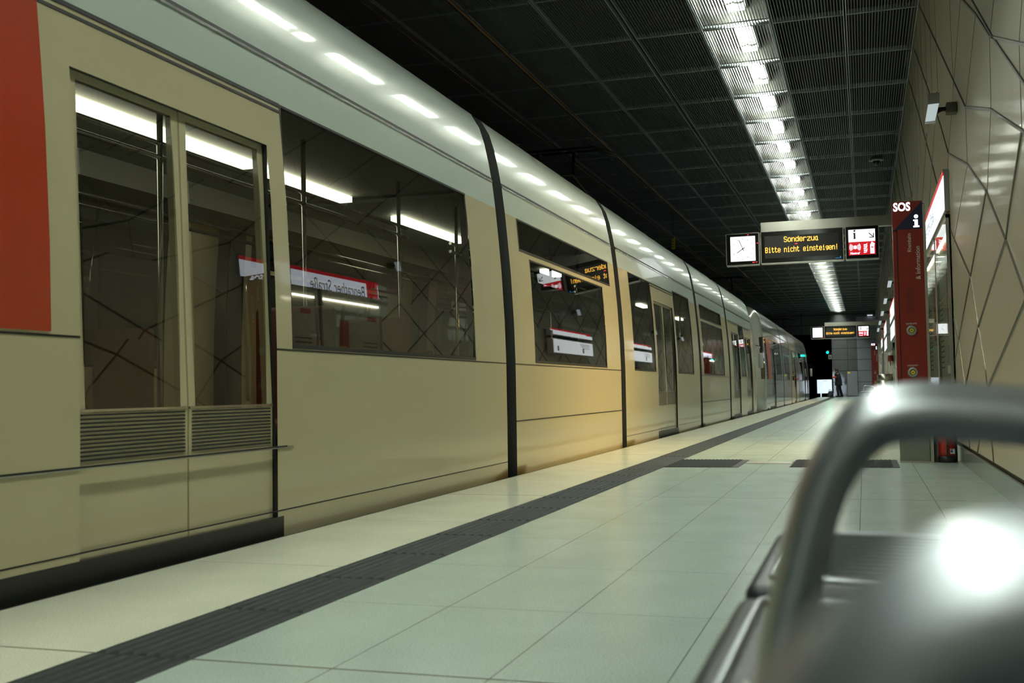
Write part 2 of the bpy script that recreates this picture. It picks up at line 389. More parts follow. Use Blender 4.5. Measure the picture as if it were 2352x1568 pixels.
for z in (.86, 1.53, 2.19, 2.87, 3.36, 4.0): b.box(-.36, WX, Y1-.07, Y1-.06, z-.012, z+.012, 'black')
b.box(-9.6, WX+.2, 109, 109.2, -1.1, 5.7, 'void')
b.box(PX, PX+.2, Y1+.4, 109, -1.1, 5.7, 'void'); b.box(-9.6, PX, Y1+.4, 109, 4.2, 4.4, 'void')
struct('wall_end', b)

# tactile paving
t = thing('tactile_guide_strip', 'dark ribbed tactile guide strip running along the cream platform edge', 'tactile paving', (TA, 0, 0))
b = MB(); b.box(TA, TB, Y0, Y1, -.0019, .001, 'tactile'); b.build('backing', t)
b = MB(); wdt = (TB-TA)/7
for k in range(int((Y1-1)/.58)):
    y = 1.2+k*.58 - .12*(0)
    for i in range(7):
        x = TA+wdt*(i+.5); yy = y+(i-3)*.0
        a, c = x-.014, x+.014
        if 8.9 < y < 10.0: continue
        pts = lambda yv, zt, ins: [(a+ins, yv, zt), (c-ins, yv, zt)]
        v = [(a, yy+.006, .001), (c, yy+.006, .001), (c-.006, yy+.02, .0062), (a+.006, yy+.02, .0062), (a, yy+.574, .001), (c, yy+.574, .001), (c-.006, yy+.56, .0062), (a+.006, yy+.56, .0062)]
        for q in ((0, 1, 2, 3), (3, 2, 6, 7), (7, 6, 5, 4), (1, 5, 6, 2), (0, 3, 7, 4)): b.face([v[n] for n in q], 'tactile')
b.build('rib', t)['kind'] = 'stuff'
def attention(x0, x1, y0, y1, label):
    t = thing('tactile_attention_field', label, 'tactile paving', (x0, y0, 0))
    b = MB(); b.box(x0, x1, y0, y1, -.0015, .003, 'tactile'); b.build('backing', t)
    b = MB(); nx, ny = int((x1-x0)/.034)-1, int((y1-y0)/.04)
    for i in range(nx):
        for j in range(ny):
            x, y = x0+.02+i*.034+(.017 if j % 2 else 0), y0+.025+j*.04
            v = [(x-.012, y-.014, .003), (x+.012, y-.014, .003), (x+.012, y+.014, .003), (x-.012, y+.014, .003)]
            u = [(x-.007, y-.008, .009), (x+.007, y-.008, .009), (x+.007, y+.008, .009), (x-.007, y+.008, .009)]
            b.face(u, 'tactile')
            for k in range(4): b.face([v[k], v[(k+1) % 4], u[(k+1) % 4], u[k]], 'tactile')
    b.build('stud', t)['kind'] = 'stuff'
attention(-1.61, -1.0, 9.07, 10.0, 'dark studded tactile field branching off the long guide strip')
attention(-.6, .245, 9.12, 10.04, 'dark studded tactile field in front of the nearer red SOS pillar')
t = thing('floor_channel', 'narrow grey metal floor channel between the two studded tactile fields', 'floor channel', (-1, 9.6, 0))
b = MB(); b.box(-.99, -.61, 9.52, 9.78, -.001, .004, 'sosbase'); b.build('cover', t)

# ------------------------------------------------------------------ ceiling lights
def ceiling_light():
    t = thing('ceiling_light', 'fluorescent ceiling light above the grille in the long row over the platform', 'ceiling light', (-1.36, 0, 5.3), 'ceiling lights in a row over the platform')
    b = MB(); x0, x1, y0, y1 = -1.765, -.955, .03, PITCH_Y-.03
    b.box(x0, x1, y0, y1, 5.44, 5.46, 'lamphouse')
    for a in ((x0, x0+.012, y0, y1), (x1-.012, x1, y0, y1), (x0, x1, y0, y0+.012), (x0, x1, y1-.012, y1)): b.box(*a, 5.11, 5.44, 'lamphouse')
    b.build('housing', t)
    for x in (-1.395, -1.285):
        b = MB(); b.rbox(x-.046, x+.046, .12, 1.12, 5.20, 5.24, .012, 2, 'tube'); b.rbox(x-.046, x+.046, 1.22, 1.54, 5.20, 5.24, .012, 2, 'tube'); b.build('tube', t)
    b = MB(); b.box(-1.46, -1.22, .1, PITCH_Y-.08, 5.25, 5.28, 'lamphouse')
    pts = [(-1.47+.26*i/12, 1.17, 5.19-.018*abs(math.sin(PI*2*i/12))) for i in range(13)]
    for p, q in zip(pts, pts[1:]): b.face([(p[0], 1.13, p[2]), (q[0], 1.13, q[2]), (q[0], 1.21, q[2]), (p[0], 1.21, p[2])], 'greybox')
    b.box(-1.342, -1.338, .1, PITCH_Y-.08, 5.19, 5.2, 'greybox')
    b.build('bracket', t)
    return t
L0 = ceiling_light()
for i, y in enumerate(rows[1:-1]):
    o = L0 if i == 0 else copy_tree(L0)
    o.location = (-1.36, y, 5.3)

# ------------------------------------------------------------------ trains
PROF = [(-2.67, -.05), (-2.668, .41), (-2.668, .88), (-2.675, 1.2), (-2.695, 1.6), (-2.715, 1.85), (-2.737, 2.1), (-2.76, 2.3), (-2.785, 2.45), (-2.82, 2.62), (-2.86, 2.75), (-2.93, 2.87), (-3.06, 2.965), (-3.3, 3.03), (-3.65, 3.06), (-3.99, 3.07)]
XC = -3.99
def xs(z):
    for (x0, z0), (x1, z1) in zip(PROF, PROF[1:]):
        if z <= z1: return x0+(x1-x0)*(z-z0)/(z1-z0)
    return PROF[-1][0]
GAPS = [-.3, 8.27, 12.52, 18.89, 23.21, 30.1]
SECT = [dict(door=[(3.25, 4.63)], win=[(4.78, 7.45, .88, 2.1), (.35, 1.75, .88, 2.1)], red=[(1.78, 3.1)], cab=0),
        dict(door=[], win=[(8.95, 11.7, .89, 1.78), (8.68, 12.1, 1.82, 2.1)], red=[]),
        dict(door=[(14.8, 16.35)], win=[(13.2, 14.65, .88, 2.1), (16.5, 18.1, .88, 2.14)], red=[]),
        dict(door=[], win=[(19.3, 22.3, .89, 1.84), (19.3, 22.3, 1.88, 2.14)], red=[]),
        dict(door=[(23.9, 25.25), (26.65, 28.05)], win=[(25.4, 26.5, .9, 2.1)], red=[], cab=1)]
def make_train(wy, label, panto, lamps_front, PT='paint', RP='roofpaint'):
    """wy maps a position along the unit to a position along the platform"""
    T = thing('light_rail_train', label, 'train', (XC, wy(0), 0))
    def side(b, y0, y1, zz0, zz1, d, mt, s=1):
        """a strip of the side wall between two lengths and heights, set in by d"""
        zc = sorted({zz0, zz1} | {z for _, z in PROF if zz0 < z < zz1})
        for za, zb in zip(zc, zc[1:]):
            xa, xb = xs(za)-d, xs(zb)-d
            if s < 0: xa, xb = 2*XC-xa, 2*XC-xb
            P = [(xa, wy(y0), za), (xa, wy(y1), za), (xb, wy(y1), zb), (xb, wy(y0), zb)]
            b.face(P if s > 0 else P[::-1], mt, True)
    def slab(b, y0, y1, z0, z1, d0, d1, mt):
        """box following the side wall, from depth d0 (outside) to d1"""
        o = [(xs(z)-d0, wy(y), z) for y, z in ((y0, z0), (y1, z0), (y1, z1), (y0, z1))]
        i = [(xs(z)-d1, wy(y), z) for y, z in ((y0, z0), (y1, z0), (y1, z1), (y0, z1))]
        b.face(o, mt); b.face(i[::-1], mt)
        for k in range(4): b.face([o[k], i[k], i[(k+1) % 4], o[(k+1) % 4]], mt)
    for si, S in enumerate(SECT):
        a, c = GAPS[si]+(.12 if si else 0), GAPS[si+1]-(.12 if si < 4 else 0)
        ca = a+1.5 if si == 0 else a; cc = c-1.5 if si == 4 else c
        opens = [(y0, y1, z0, z1) for y0, y1, z0, z1 in S['win']]+[(y0, y1, .07, 1.86) for y0, y1 in S['door']]
        opens = [(max(o[0], ca), min(o[1], cc), o[2], o[3]) for o in opens]
        opens = [o for o in opens if o[1]-o[0] > .3]
        ys = sorted({ca, cc} | {y for o in opens for y in o[:2]})
        zs = sorted({z for _, z in PROF[:9]} | {z for o in opens for z in o[2:]} | {.07})
        b = MB()
        for s in (1, -1):
            for y0, y1 in zip(ys, ys[1:]):
                for z0, z1 in zip(zs, zs[1:]):
                    ym, zm = (y0+y1)/2, (z0+z1)/2
                    if any(o[0] < ym < o[1] and o[2] < zm < o[3] for o in opens): continue
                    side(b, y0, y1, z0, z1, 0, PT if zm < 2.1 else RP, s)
            R = PROF[8:]
            for (x0, z0), (x1, z1) in zip(R, R[1:]):
                if s < 0: x0, x1 = 2*XC-x0, 2*XC-x1
                P = [(x0, wy(ca), z0), (x0, wy(cc), z0), (x1, wy(cc), z1), (x1, wy(ca), z1)]
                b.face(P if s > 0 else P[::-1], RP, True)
        b.face([(PROF[0][0], wy(ca), -.05), (2*XC-PROF[0][0], wy(ca), -.05), (2*XC-PROF[0][0], wy(cc), -.05), (PROF[0][0], wy(cc), -.05)], 'dark')
        bmesh.ops.remove_doubles(b.bm, verts=b.bm.verts[:], dist=1e-4)
        # reveals of the openings
        for o in opens:
            for q in (((o[0], o[2]), (o[1], o[2])), ((o[1], o[2]), (o[1], o[3])), ((o[1], o[3]), (o[0], o[3])), ((o[0], o[3]), (o[0], o[2]))):
                (ya, za), (yb, zb) = q
                b.face([(xs(za), wy(ya), za), (xs(zb), wy(yb), zb), (xs(zb)-.05, wy(yb), zb), (xs(za)-.05, wy(ya), za)], 'dark')
        # rounded section end rims
        for ye, sg in ((ca, 1), (cc, -1)):
            if (si == 0 and sg == 1) or (si == 4 and sg == -1): continue
            pr = [(x, z) for x, z in PROF]; pl = [(2*XC-x, z) for x, z in PROF[::-1]][1:]
            ring = pr+pl
            for (x0, z0), (x1, z1) in zip(ring, ring[1:]):
                k = lambda x, z: (XC+(x-XC)*.93, z-.0 if z < 2.5 else z-.06)
                q0, q1 = k(x0, z0), k(x1, z1)
                P = [(x0, wy(ye), z0), (x1, wy(ye), z1), (q1[0], wy(ye)-sg*.03, q1[1]), (q0[0], wy(ye)-sg*.03, q0[1])]
                b.face(P if sg < 0 else P[::-1], 'seamline', True)
        b.build('body_section', T)
        # painted seams and rails along the section
        b = MB()
        slab(b, ca, cc, 2.325, 2.343, -.002, .004, 'seamline'); slab(b, ca, cc, 2.308, 2.322, -.006, .004, 'chrome')
        if si in (1, 3): slab(b, ca, cc, .407, .417, -.002, .004, 'seamline')
        if si == 0: slab(b, ca, 4.72, .398, .41, -.002, .004, 'seamline'); slab(b, 4.78, ca, .398, .403, -.004, .004, 'chrome')
        for y0, y1 in S['door']:
            slab(b, y0-.25, y1+.15, 2.052, 2.066, -.002, .004, 'seamline'); slab(b, y0-.3, y1+.15, 2.084, 2.102, -.003, .004, 'seamline')
        if si in (0, 2, 4): slab(b, ca, cc, .10, .106, -.001, .004, 'seamline')
        if si != 2:
            cuts = [ca]+[v for d in S['door'] for v in d]+[cc]
            for u, v in zip(cuts[::2], cuts[1::2]):
                if v-u > .05: slab(b, u, v, .868, .876, -.0015, .004, 'seamline')
        b.build('side_trim', T)
        for y0, y1 in S['red']:
            b = MB(); side(b, y0, y1, .885, 2.085, -.004, 'red'); o = b.build('red_panel', T); o['label'] = 'red painted panel beside the cab door'
        for y0, y1, z0, z1 in opens:
            if z0 < .1:
                ym = (y0+y1)/2; pass
                for ya, yb in ((y0+.01, ym-.006), (ym+.006, y1-.01)):
                    b = MB(); slab(b, ya, yb, .07, .60, .022, .05, PT)
                    for k in range(12): slab(b, ya+.02, yb-.02, .425+k*.0148, .425+k*.0148+.006, .019, .024, 'seamline')
                    slab(b, ya, ya+.045, .60, 1.83, .022, .05, PT); slab(b, yb-.045, yb, .60, 1.83, .022, .05, PT); slab(b, ya, yb, 1.83, 1.86, .022, .05, PT)
                    slab(b, ya+.0, yb-.0, .602, .612, .018, .03, 'chrome')
                    leaf = b.build('door_leaf', T)
                    b = MB(); side(b, ya+.045, yb-.045, .61, 1.83, .026, 'glass'); b.build('door_window', leaf)
                b = MB(); slab(b, y0-(.9 if si == 0 else .05), y1+.05, -.045, .075, -.004, .03, 'dark'); b.build('door_step', T)
            else:
                b = MB(); slab(b, y0, y1, z0, z0+.022, -.002, .02, 'seamline'); slab(b, y0, y1, z1-.012, z1, -.002, .02, 'seamline')
                slab(b, y0, y0+.018, z0, z1, -.002, .02, 'seamline'); slab(b, y1-.018, y1, z0, z1, -.002, .02, 'seamline')
                fr = b.build('window', T)
                b = MB(); side(b, y0+.016, y1-.016, z0+.02, z1-.01, .006, 'glass'); b.build('pane', fr)
                b = MB(); side(b, y0+.016, y1-.016, z0+.02, z1-.01, .006, 'glass', -1); b.build('pane', fr)
        # bellows between the sections
        if si < 4:
            g = GAPS[si+1]; b = MB()
            for k in range(7):
                y = wy(g)-.12+k*.04; kk = .93 if k % 2 else .905
                pr = [(XC+(x-XC)*kk, min(z, 2.92)) for x, z in PROF]; ring = pr+[(2*XC-x, z) for x, z in pr[::-1]][1:]
                if k:
                    for j in range(len(ring)-1): b.face([old[j], old[j+1], (ring[j+1][0], y, ring[j+1][1]), (ring[j][0], y, ring[j][1])], 'black')
                old = [(x, y, z) for x, z in ring]
            b.build('gangway_bellows', T)
        # inside
        b = MB(); yA, yB = wy(ca)+.02, wy(cc)-.02
        b.box(2*XC+2.74, -2.74, yA, yB, .0, .04, 'innerd'); b.build('interior_floor', T)
        b = MB(); b.box(2*XC+2.86, -2.86, yA, yB, 2.27, 2.30, 'inner')
        b.box(2*XC+2.80, 2*XC+3.2, yA, yB, 2.1, 2.27, 'inner'); b.build('interior_ceiling', T)
        b = MB(); segs = {0: [(1.8, 6.58), (6.73, 8.05)], 1: [(9.06, 10.75)]}.get(si, [(a+1.2, a+1.9)])
        for s0, s1 in segs: b.box(XC-.055, XC+.055, wy(s0), wy(s1), 2.215, 2.262, 'inlamp')
        b.build('interior_lamp', T)
        b = MB()
        for x in (-3.35, -4.6):
            for z in (1.93, 1.86): b.tube([(x, wy(a+.35), z), (x, wy(c-.35), z)], .014, 'chrome', 8)
        for y in lin(a+.5, c-.5, max(3, int((c-a)/1.4))): b.tube([(-3.35, wy(y), .04), (-3.35, wy(y), 2.27)], .016, 'chrome', 8)
        b.build('grab_rail', T)
        if not S['door'] or si == 2:
            rng = [a+.7, a+1.6, c-1.6, c-.7] if si != 2 else [a+.7, c-.8]
        else: rng = [5.3, 6.4] if si == 0 else [25.9]
        for y in rng:
            for x0 in (-3.3, -5.3):
                b = MB(); b.rbox(x0-.0, x0+.62 if x0 < -4 else x0+.5, wy(y)-.22, wy(y)+.2, .42, .52, .03, 2, 'seatc'); b.rbox(x0, x0+.5, wy(y)+.17, wy(y)+.24, .48, 1.15, .03, 2, 'seatc'); b.box(x0+.1, x0+.4, wy(y)-.1, wy(y)+.1, .04, .43, 'innerd'); b.build('seat', T)
    # cab ends
    for end in (0, 1):
        y_c = GAPS[0]+1.5 if end == 0 else GAPS[5]-1.5; sg = -1 if end == 0 else 1
        b = MB(); rings = []; nt = 8
        pr = PROF; ring0 = pr+[(2*XC-x, z) for x, z in pr[::-1]][1:]
        for k in range(nt+1):
            t = k/nt; rr = []
            for x, z in ring0:
                inset = 1-.20*t**2.6; zz = z if z < .9 else .9+(z-.9)*(1-.10*t**2.2)
                up = max(0, (z-.9)/2.15); low = max(0, (.9-z)/.95)
                y = y_c+sg*(1.5*t-(.95*up**1.3)*t-.18*low**2*t)
                rr.append((XC+(x-XC)*inset, y, zz))
            rings.append(rr)
        yw = wy(y_c)
        loc = lambda p: (p[0], yw+(p[1]-y_c), p[2])
        n = len(ring0)
        for k in range(nt):
            for j in range(n-1):
                z0, z1 = ring0[j][1], ring0[j+1][1]; zm = (z0+z1)/2
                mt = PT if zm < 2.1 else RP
                if 2 <= k <= 4 and .9 < zm < 2.1: mt = 'darkglass'
                P = [loc(rings[k][j]), loc(rings[k+1][j]), loc(rings[k+1][j+1]), loc(rings[k][j+1])]
                b.face(P if sg > 0 else P[::-1], mt, True)
        cap = rings[nt]; m_ = len(PROF)
        for j in range(m_-1):
            R0, R1, L0_, L1_ = cap[j], cap[j+1], cap[n-1-j], cap[n-2-j]
            zm = (PROF[j][1]+PROF[j+1][1])/2
            mt = 'ink' if .88 < zm < 2.5 else PT
            nx = 8
            for i in range(nx):
                f0, f1 = i/nx, (i+1)/nx
                bul = lambda f: sg*.16*math.sin(PI*f)
                q = lambda A, B, f: loc((A[0]+(B[0]-A[0])*f, A[1]+bul(f), A[2]))
                P = [q(R0, L0_, f0), q(R0, L0_, f1), q(R1, L1_, f1), q(R1, L1_, f0)]
                b.face(P if sg < 0 else P[::-1], mt, True)
        cab = b.build('cab_end', T, weld=True)
        b = MB()
        yt = wy(y_c)+sg*1.5
        for s in (-1, 1):
            b.disc((XC+s*.85, yt+sg*.06, .45), (1, 0, 0), (0, 0, 1), .09, mt='headlamp' if (end == 1 and lamps_front) else 'sosred')
        b.build('head_lamp', cab)
        b = MB(); yy = yt-sg*.9
        b.tube([(xs(1.4)+.0, yy, 1.75), (xs(1.4)+.12, yy+sg*.1, 1.72), (xs(1.4)+.12, yy+sg*.1, 1.35)], .012, 'ink', 6); b.rbox(xs(1.4)+.06, xs(1.4)+.18, yy+sg*.1-.03, yy+sg*.1+.03, 1.15, 1.55, .02, 2, 'greybox')
        if end == 1: b.build('side_mirror', T)
        else: b.bm.free()
    for py in panto:
        b = MB(); z0 = 3.07
        b.box(XC-.5, XC+.5, py-.1+1.2, py+.1+1.2, z0, z0+.16, 'ink'); b.box(XC-.35, XC+.35, py+.2, py+1.2, z0, z0+.08, 'ink')
        for s in (-.42, .42):
            b.tube([(XC+s, py+1.2, z0+.12), (XC+s*.8, py-.45, z0+.47), (XC+s*.6, py, 3.96)], .022, 'ink', 6)
        b.tube([(XC-.34, py-.45, z0+.47), (XC+.34, py-.45, z0+.47)], .02, 'ink', 6)
        for dy in (-.12, .12):
            b.tube([(XC-.85, py+dy, 3.86), (XC-.55, py+dy, 3.975), (XC+.55, py+dy, 3.975), (XC+.85, py+dy, 3.86)], .018, 'ink', 6)
        b.tube([(XC-.25, py-.12, 3.96), (XC-.25, py+.12, 3.96)], .015, 'ink', 6); b.tube([(XC+.25, py-.12, 3.96), (XC+.25, py+.12, 3.96)], .015, 'ink', 6)
        b.build('pantograph', T)
    # running gear under the floor
    b = MB(); b.box(-5.2, -2.78, wy(.6), wy(29.2), -.75, -.05, 'dark'); b.build('underframe', T)
    return T
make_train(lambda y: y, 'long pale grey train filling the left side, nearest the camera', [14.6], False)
G2 = [30.75, 39.1, 43.4, 48.7, 52.5, 58.0]
def wy2(y):
    for i in range(5):
        if y <= GAPS[i+1] or i == 4: return G2[i]+(y-GAPS[i])*(G2[i+1]-G2[i])/(GAPS[i+1]-GAPS[i])
T2 = make_train(wy2, 'second pale grey train coupled behind the near one, rounded front with black windscreen', [33.4, 55.2], True, 'paint_grey', 'paint_grey')
for s in (-1, 1):
    ld = bpy.data.lights.new('headlight_beam', 'SPOT'); ld.energy = 1500; ld.color = (.75, .86, 1.0); ld.spot_size = math.radians(13); ld.spot_blend = .6; ld.shadow_soft_size = .06
    lo = bpy.data.objects.new('headlight_beam', ld); col.objects.link(lo); lo.location = (XC+s*.85, 58.45, .5)
    lo.rotation_euler = (Vector((1.75 - s*.6, 9, .08))).to_track_quat('-Z', 'Y').to_euler()

# ------------------------------------------------------------------ overhead line
def strand(name, label, x, z, y0, y1, r, mt='wire'):
    b = MB(); b.tube([(x, y0, z), (x, y1, z)], r, mt, 8); o = b.build(name); return tag(o, label, 'overhead wire')
strand('contact_wire', 'thin brown contact wire running just above the train roofs', XC, 4.0, Y0+.1, 67.9, .008)
strand('conductor_rail', 'thicker brown overhead support bar below the ceiling grille', XC, 4.72, Y0, 67.5, .022)
t = thing('yellow_line_marker', 'small yellow marker plate with black letters hanging over the track', 'marker plate', (XC, 24.4, 4.7))
b = MB(); b.tube([(XC, 24.4, 4.03), (XC, 24.4, 4.72)], .006, 'ink', 6); b.build('hanger', t)
b = MB(); b.box(XC-.04, XC+.04, 24.39, 24.41, 3.78, 4.03, 'yellow'); pl = b.build('plate', t)
b = MB()
for z in (3.82, 3.88, 3.94): b.box(XC-.025, XC+.02, 24.384, 24.39, z, z+.012, 'ink'); b.box(XC-.025, XC-.012, 24.384, 24.39, z, z+.035, 'ink')
b.build('marking', pl)

# ------------------------------------------------------------------ bench by the camera and its copy far down the platform
def make_bench():
    t = thing('steel_bench', 'blue-grey steel seat bench with arched tube armrests, blurred in the foreground', 'bench', (.2, 0, 0))
    for y0 in (-.80, -.27, .215, .72, 1.245):
        y1 = y0+.455
        b = MB(); b.rbox(-.135, .36, y0, y1, .396, .432, .016, 4, 'pan'); s = b.build('seat', t)
        b = MB(); loop = []
        for cx, cy, a0 in ((-.085, y0+.05, PI), (.31, y0+.05, -PI/2), (.31, y1-.05, 0), (-.085, y1-.05, PI/2)):
            for k in range(6): a = a0+PI/2*k/5; loop.append((cx+.022*math.cos(a), cy+.022*math.sin(a), .434))
        loop.append(loop[0]); b.tube(loop, .0045, 'steel_b', 8); b.build('rim_wire', s)
        b = MB()
        for k in range(12): b.tube([(-.07, y0+.055+k*.031, .4335), (.30, y0+.055+k*.031, .4335)], .0042, 'slat', 6)
        b.build('seat_slat', s)['kind'] = 'stuff'
        b = MB(); b.lathe([(.001, 0), (.008, 0), (.007, .005), (.002, .007)], (-.088, y0+.09, .431), 'steel_b', 10); b.build('bolt', s)
    path = smooth_path([(-.062, .41), (-.052, .485), (-.042, .53), (-.031, .572), (-.0215, .597), (-.008, .6165), (.007, .628), (.030, .6325), (.06, .631), (.10, .627), (.17, .62), (.25, .608), (.30, .58), (.322, .53), (.33, .43)], 5)
    for y, dz, dx in ((-.30, 0, 0), (.178, -.014, .008), (.672, 0, 0)):
        b = MB(); b.tube([(p.x+dx, y, p.y+dz) for p in [Vector((q[0], q[1])) for q in path]], .0145, 'steel_b', 16)
        if y > .5: b.tube([(p[0]+.001+dx, y+.032, p[1]+.006+dz) for p in path], .0135, 'steel_b', 16)
        b.build('armrest', t)
    b = MB(); b.rbox(.06, .14, -.85, 1.75, .32, .395, .01, 2, 'pan'); b.build('beam', t)
    for y in (-.6, 1.5):
        b = MB(); b.rbox(.07, .13, y-.03, y+.03, .012, .33, .01, 2, 'pan'); b.rbox(-.02, .24, y-.05, y+.05, 0, .014, .004, 1, 'pan'); b.build('leg', t)
    return t
path_v = None
bench = make_bench()
bench2 = copy_tree(bench); bench2.location = (.2, 38.6, 0)
bench2['label'] = 'distant steel bench in front of the far red SOS pillar'

# ------------------------------------------------------------------ red SOS pillar
def sos():
    t = thing('emergency_call_pillar', 'tall red SOS information pillar standing nearest, beside the lit station sign', 'emergency call pillar', (.385, 9.8, 0))
    x0, x1, yf, yb = .265, .505, 9.73, 9.90
    fy = yf-.001
    b = MB(); b.box(x0+.002, x1, yf+.004, yb, 0, .30, 'sosbase'); b.box(x0, x1+.004, yf-.004, yb, 0, .014, 'steel'); b.box(x1-.006, x1, yf, yb, .01, .3, 'seamline'); b.build('plinth', t)
    b = MB(); b.box(x0+.038, x1, yf, yb, .29, 1.953, 'sosred'); b.box(x0, x0+.03, yf, yb, .29, 1.94, 'sosred'); b.box(x0+.03, x0+.038, yf+.012, yb, .29, 1.94, 'ink'); b.box(x0, x0+.038, yf+.012, yb, 1.935, 1.953, 'ink')
    b.box(x0, x1, yf, yb, 1.953, 2.19, 'sosred')
    body = b.build('body', t)
    b = MB(); b.box(x1, x1+.022, yf+.01, yb+.03, 0, 2.16, 'steel'); b.build('side_frame', t)
    b = MB(); b.face([(x0+.012, fy, 1.953), (x1, fy, 1.953), (x1, fy, 2.185)], 'sosblue'); b.build('blue_triangle', body)
    U, V = (1, 0, 0), (0, 0, 1)
    text('SOS', .098, (x0+.01, fy-.002, 2.112), U, V, 'lettering', 'soslit', body, bold=.0035, sx=.80)
    b = MB(); b.disc((.454, fy-.002, 2.058), U, V, .017, mt='soslit')
    for q in ((.441, .467, 1.968, 2.03), (.43, .467, 2.02, 2.032), (.43, .479, 1.967, 1.98)): b.box(q[0], q[1], fy-.003, fy-.001, q[2], q[3], 'soslit')
    b.build('info_symbol', body)
    text('Rheinbahn', .043, (.407, fy-.001, 1.76), (0, 0, 1), (-1, 0, 0), 'lettering', 'inkw', body, sx=.88)
    text('& Information', .053, (.474, fy-.001, 1.528), (0, 0, 1), (-1, 0, 0), 'lettering', 'inkw', body, sx=.94)
    b = MB()
    for i in range(8):
        for j in range(26): b.disc((.362+i*.0068, fy, 1.255+j*.0078), U, V, .0022, n=6, mt='seamline')
    b.build('speaker_grille', body)['kind'] = 'stuff'
    for x, z in ((.389, 1.101), (.388, .751)):
        b = MB(); b.lathe([(.04, 0), (.042, .004), (.04, .010), (.021, .010), (.02, .006), (.002, .006)], (0, 0, 0), 'grey', 28)
        bmesh.ops.transform(b.bm, matrix=Matrix.Translation((x, yf, z)) @ Matrix.Rotation(PI/2, 4, 'X'), verts=b.bm.verts[:]); ring = b.build('call_button', body)
        b = MB(); b.disc((x, yf-.0135, z), U, V, .020, mt='ink'); b.disc((x, yf-.0145, z), U, V, .0165, mt='yellow')
        for q in ((-.0075, -.0035, -.009, .009), (.0035, .0075, -.009, .009), (-.0035, .0035, -.002, .002)): b.box(x+q[0], x+q[1], yf-.0165, yf-.015, z+q[2], z+q[3], 'ink')
        b.bm.normal_update(); b.build('h_sign', body)
        text('FAHRINFO', .019, (x-.043, fy-.001, z+.052), U, V, 'lettering', 'inkw', body, sx=.95)
        b = MB()
        for k in range(9): b.box(x-.042+k*.0062, x-.038+k*.0062, fy-.001, fy, z+.044, z+.048, 'grey')
        b.build('small_print', body)
    return t
S0 = sos()
S1 = copy_tree(S0); S1.location = (.385, 9.8+32.6, 0); S1['label'] = 'small-looking distant red SOS pillar, far down the platform beside the bin'

# fire extinguisher in its stand between pillar and wall
t = thing('fire_extinguisher', 'red fire extinguisher on a black foot, between the SOS pillar and the wall', 'fire extinguisher', (.62, 9.76, 0))
b = MB(); b.lathe([(.002, .045), (.062, .045), (.064, .09), (.064, .42), (.055, .46), (.02, .49), (.002, .49)], (.632, 9.78, 0), 'extred', 28); cyl = b.build('cylinder', t)
b = MB(); b.lathe([(.066, .0), (.068, .005), (.068, .052), (.06, .055), (.002, .055)], (.632, 9.78, 0), 'ink', 28); b.build('foot_ring', t)
b = MB(); b.box(.628, .64, 9.705, 9.716, .05, .46, 'ink'); b.build('strap', t)
b = MB(); b.box(.655, .69, 9.704, 9.715, .075, .115, 'label'); b.disc((.666, 9.703, .095), (1, 0, 0), (0, 0, 1), .009, mt='labelblue'); b.box(.66, .675, 9.702, 9.704, .107, .112, 'ink'); b.build('label_sticker', cyl)
b = MB(); b.tube([(.632, 9.78, .48), (.632, 9.78, .53), (.60, 9.76, .55)], .012, 'ink', 8); b.tube([(.632, 9.78, .52), (.70, 9.76, .5), (.705, 9.74, .3), (.70, 9.74, .2)], .008, 'ink', 8); b.build('valve', t)
t = thing('equipment_case', 'low grey metal case behind the fire extinguisher, next to the SOS pillar', 'equipment case', (.55, 9.95, 0))
b = MB(); b.rbox(.54, .725, 9.89, 9.985, 0, .5, .006, 2, 'sosbase'); b.box(.56, .70, 9.886, 9.89, .04, .46, 'greybox'); b.build('housing', t)

# ------------------------------------------------------------------ lit station name sign and glazed information case
def station_sign(y0, label):
    t = thing('station_name_sign', label, 'station sign', (.72, y0, 2.3))
    y1 = y0+3.35; xf = .70
    b = MB(); b.box(xf, WX-.002, y0, y1, 2.13, 2.49, 'greybox'); b.box(xf-.006, xf, y0, y1, 2.455, 2.49, 'greybox'); b.build('housing', t)
    b = MB(); b.face([(xf-.003, y1, 2.14), (xf-.003, y0, 2.14), (xf-.003, y0, 2.435), (xf-.003, y1, 2.435)], 'litw'); f = b.build('lit_face', t)
    b = MB(); b.box(xf-.0075, xf-.001, y0, y1, 2.435, 2.475, 'litred'); b.build('red_band', f)
    b = MB(); b.box(xf-.0075, xf-.0035, y1-.36, y1-.03, 2.235, 2.435, 'litred')
    for k, (a, c) in enumerate(((.06, .2), (.06, .16))): b.box(xf-.009, xf-.0076, y1-.05-c, y1-.05-.0, 2.37-k*.06, 2.392-k*.06, 'inkw')
    b.build('red_block', f)
    text('Benrather Straße', .215, (xf-.006, y1-.42, 2.24), (0, -1, 0), (0, 0, 1), 'lettering', 'ink', f)
    return t
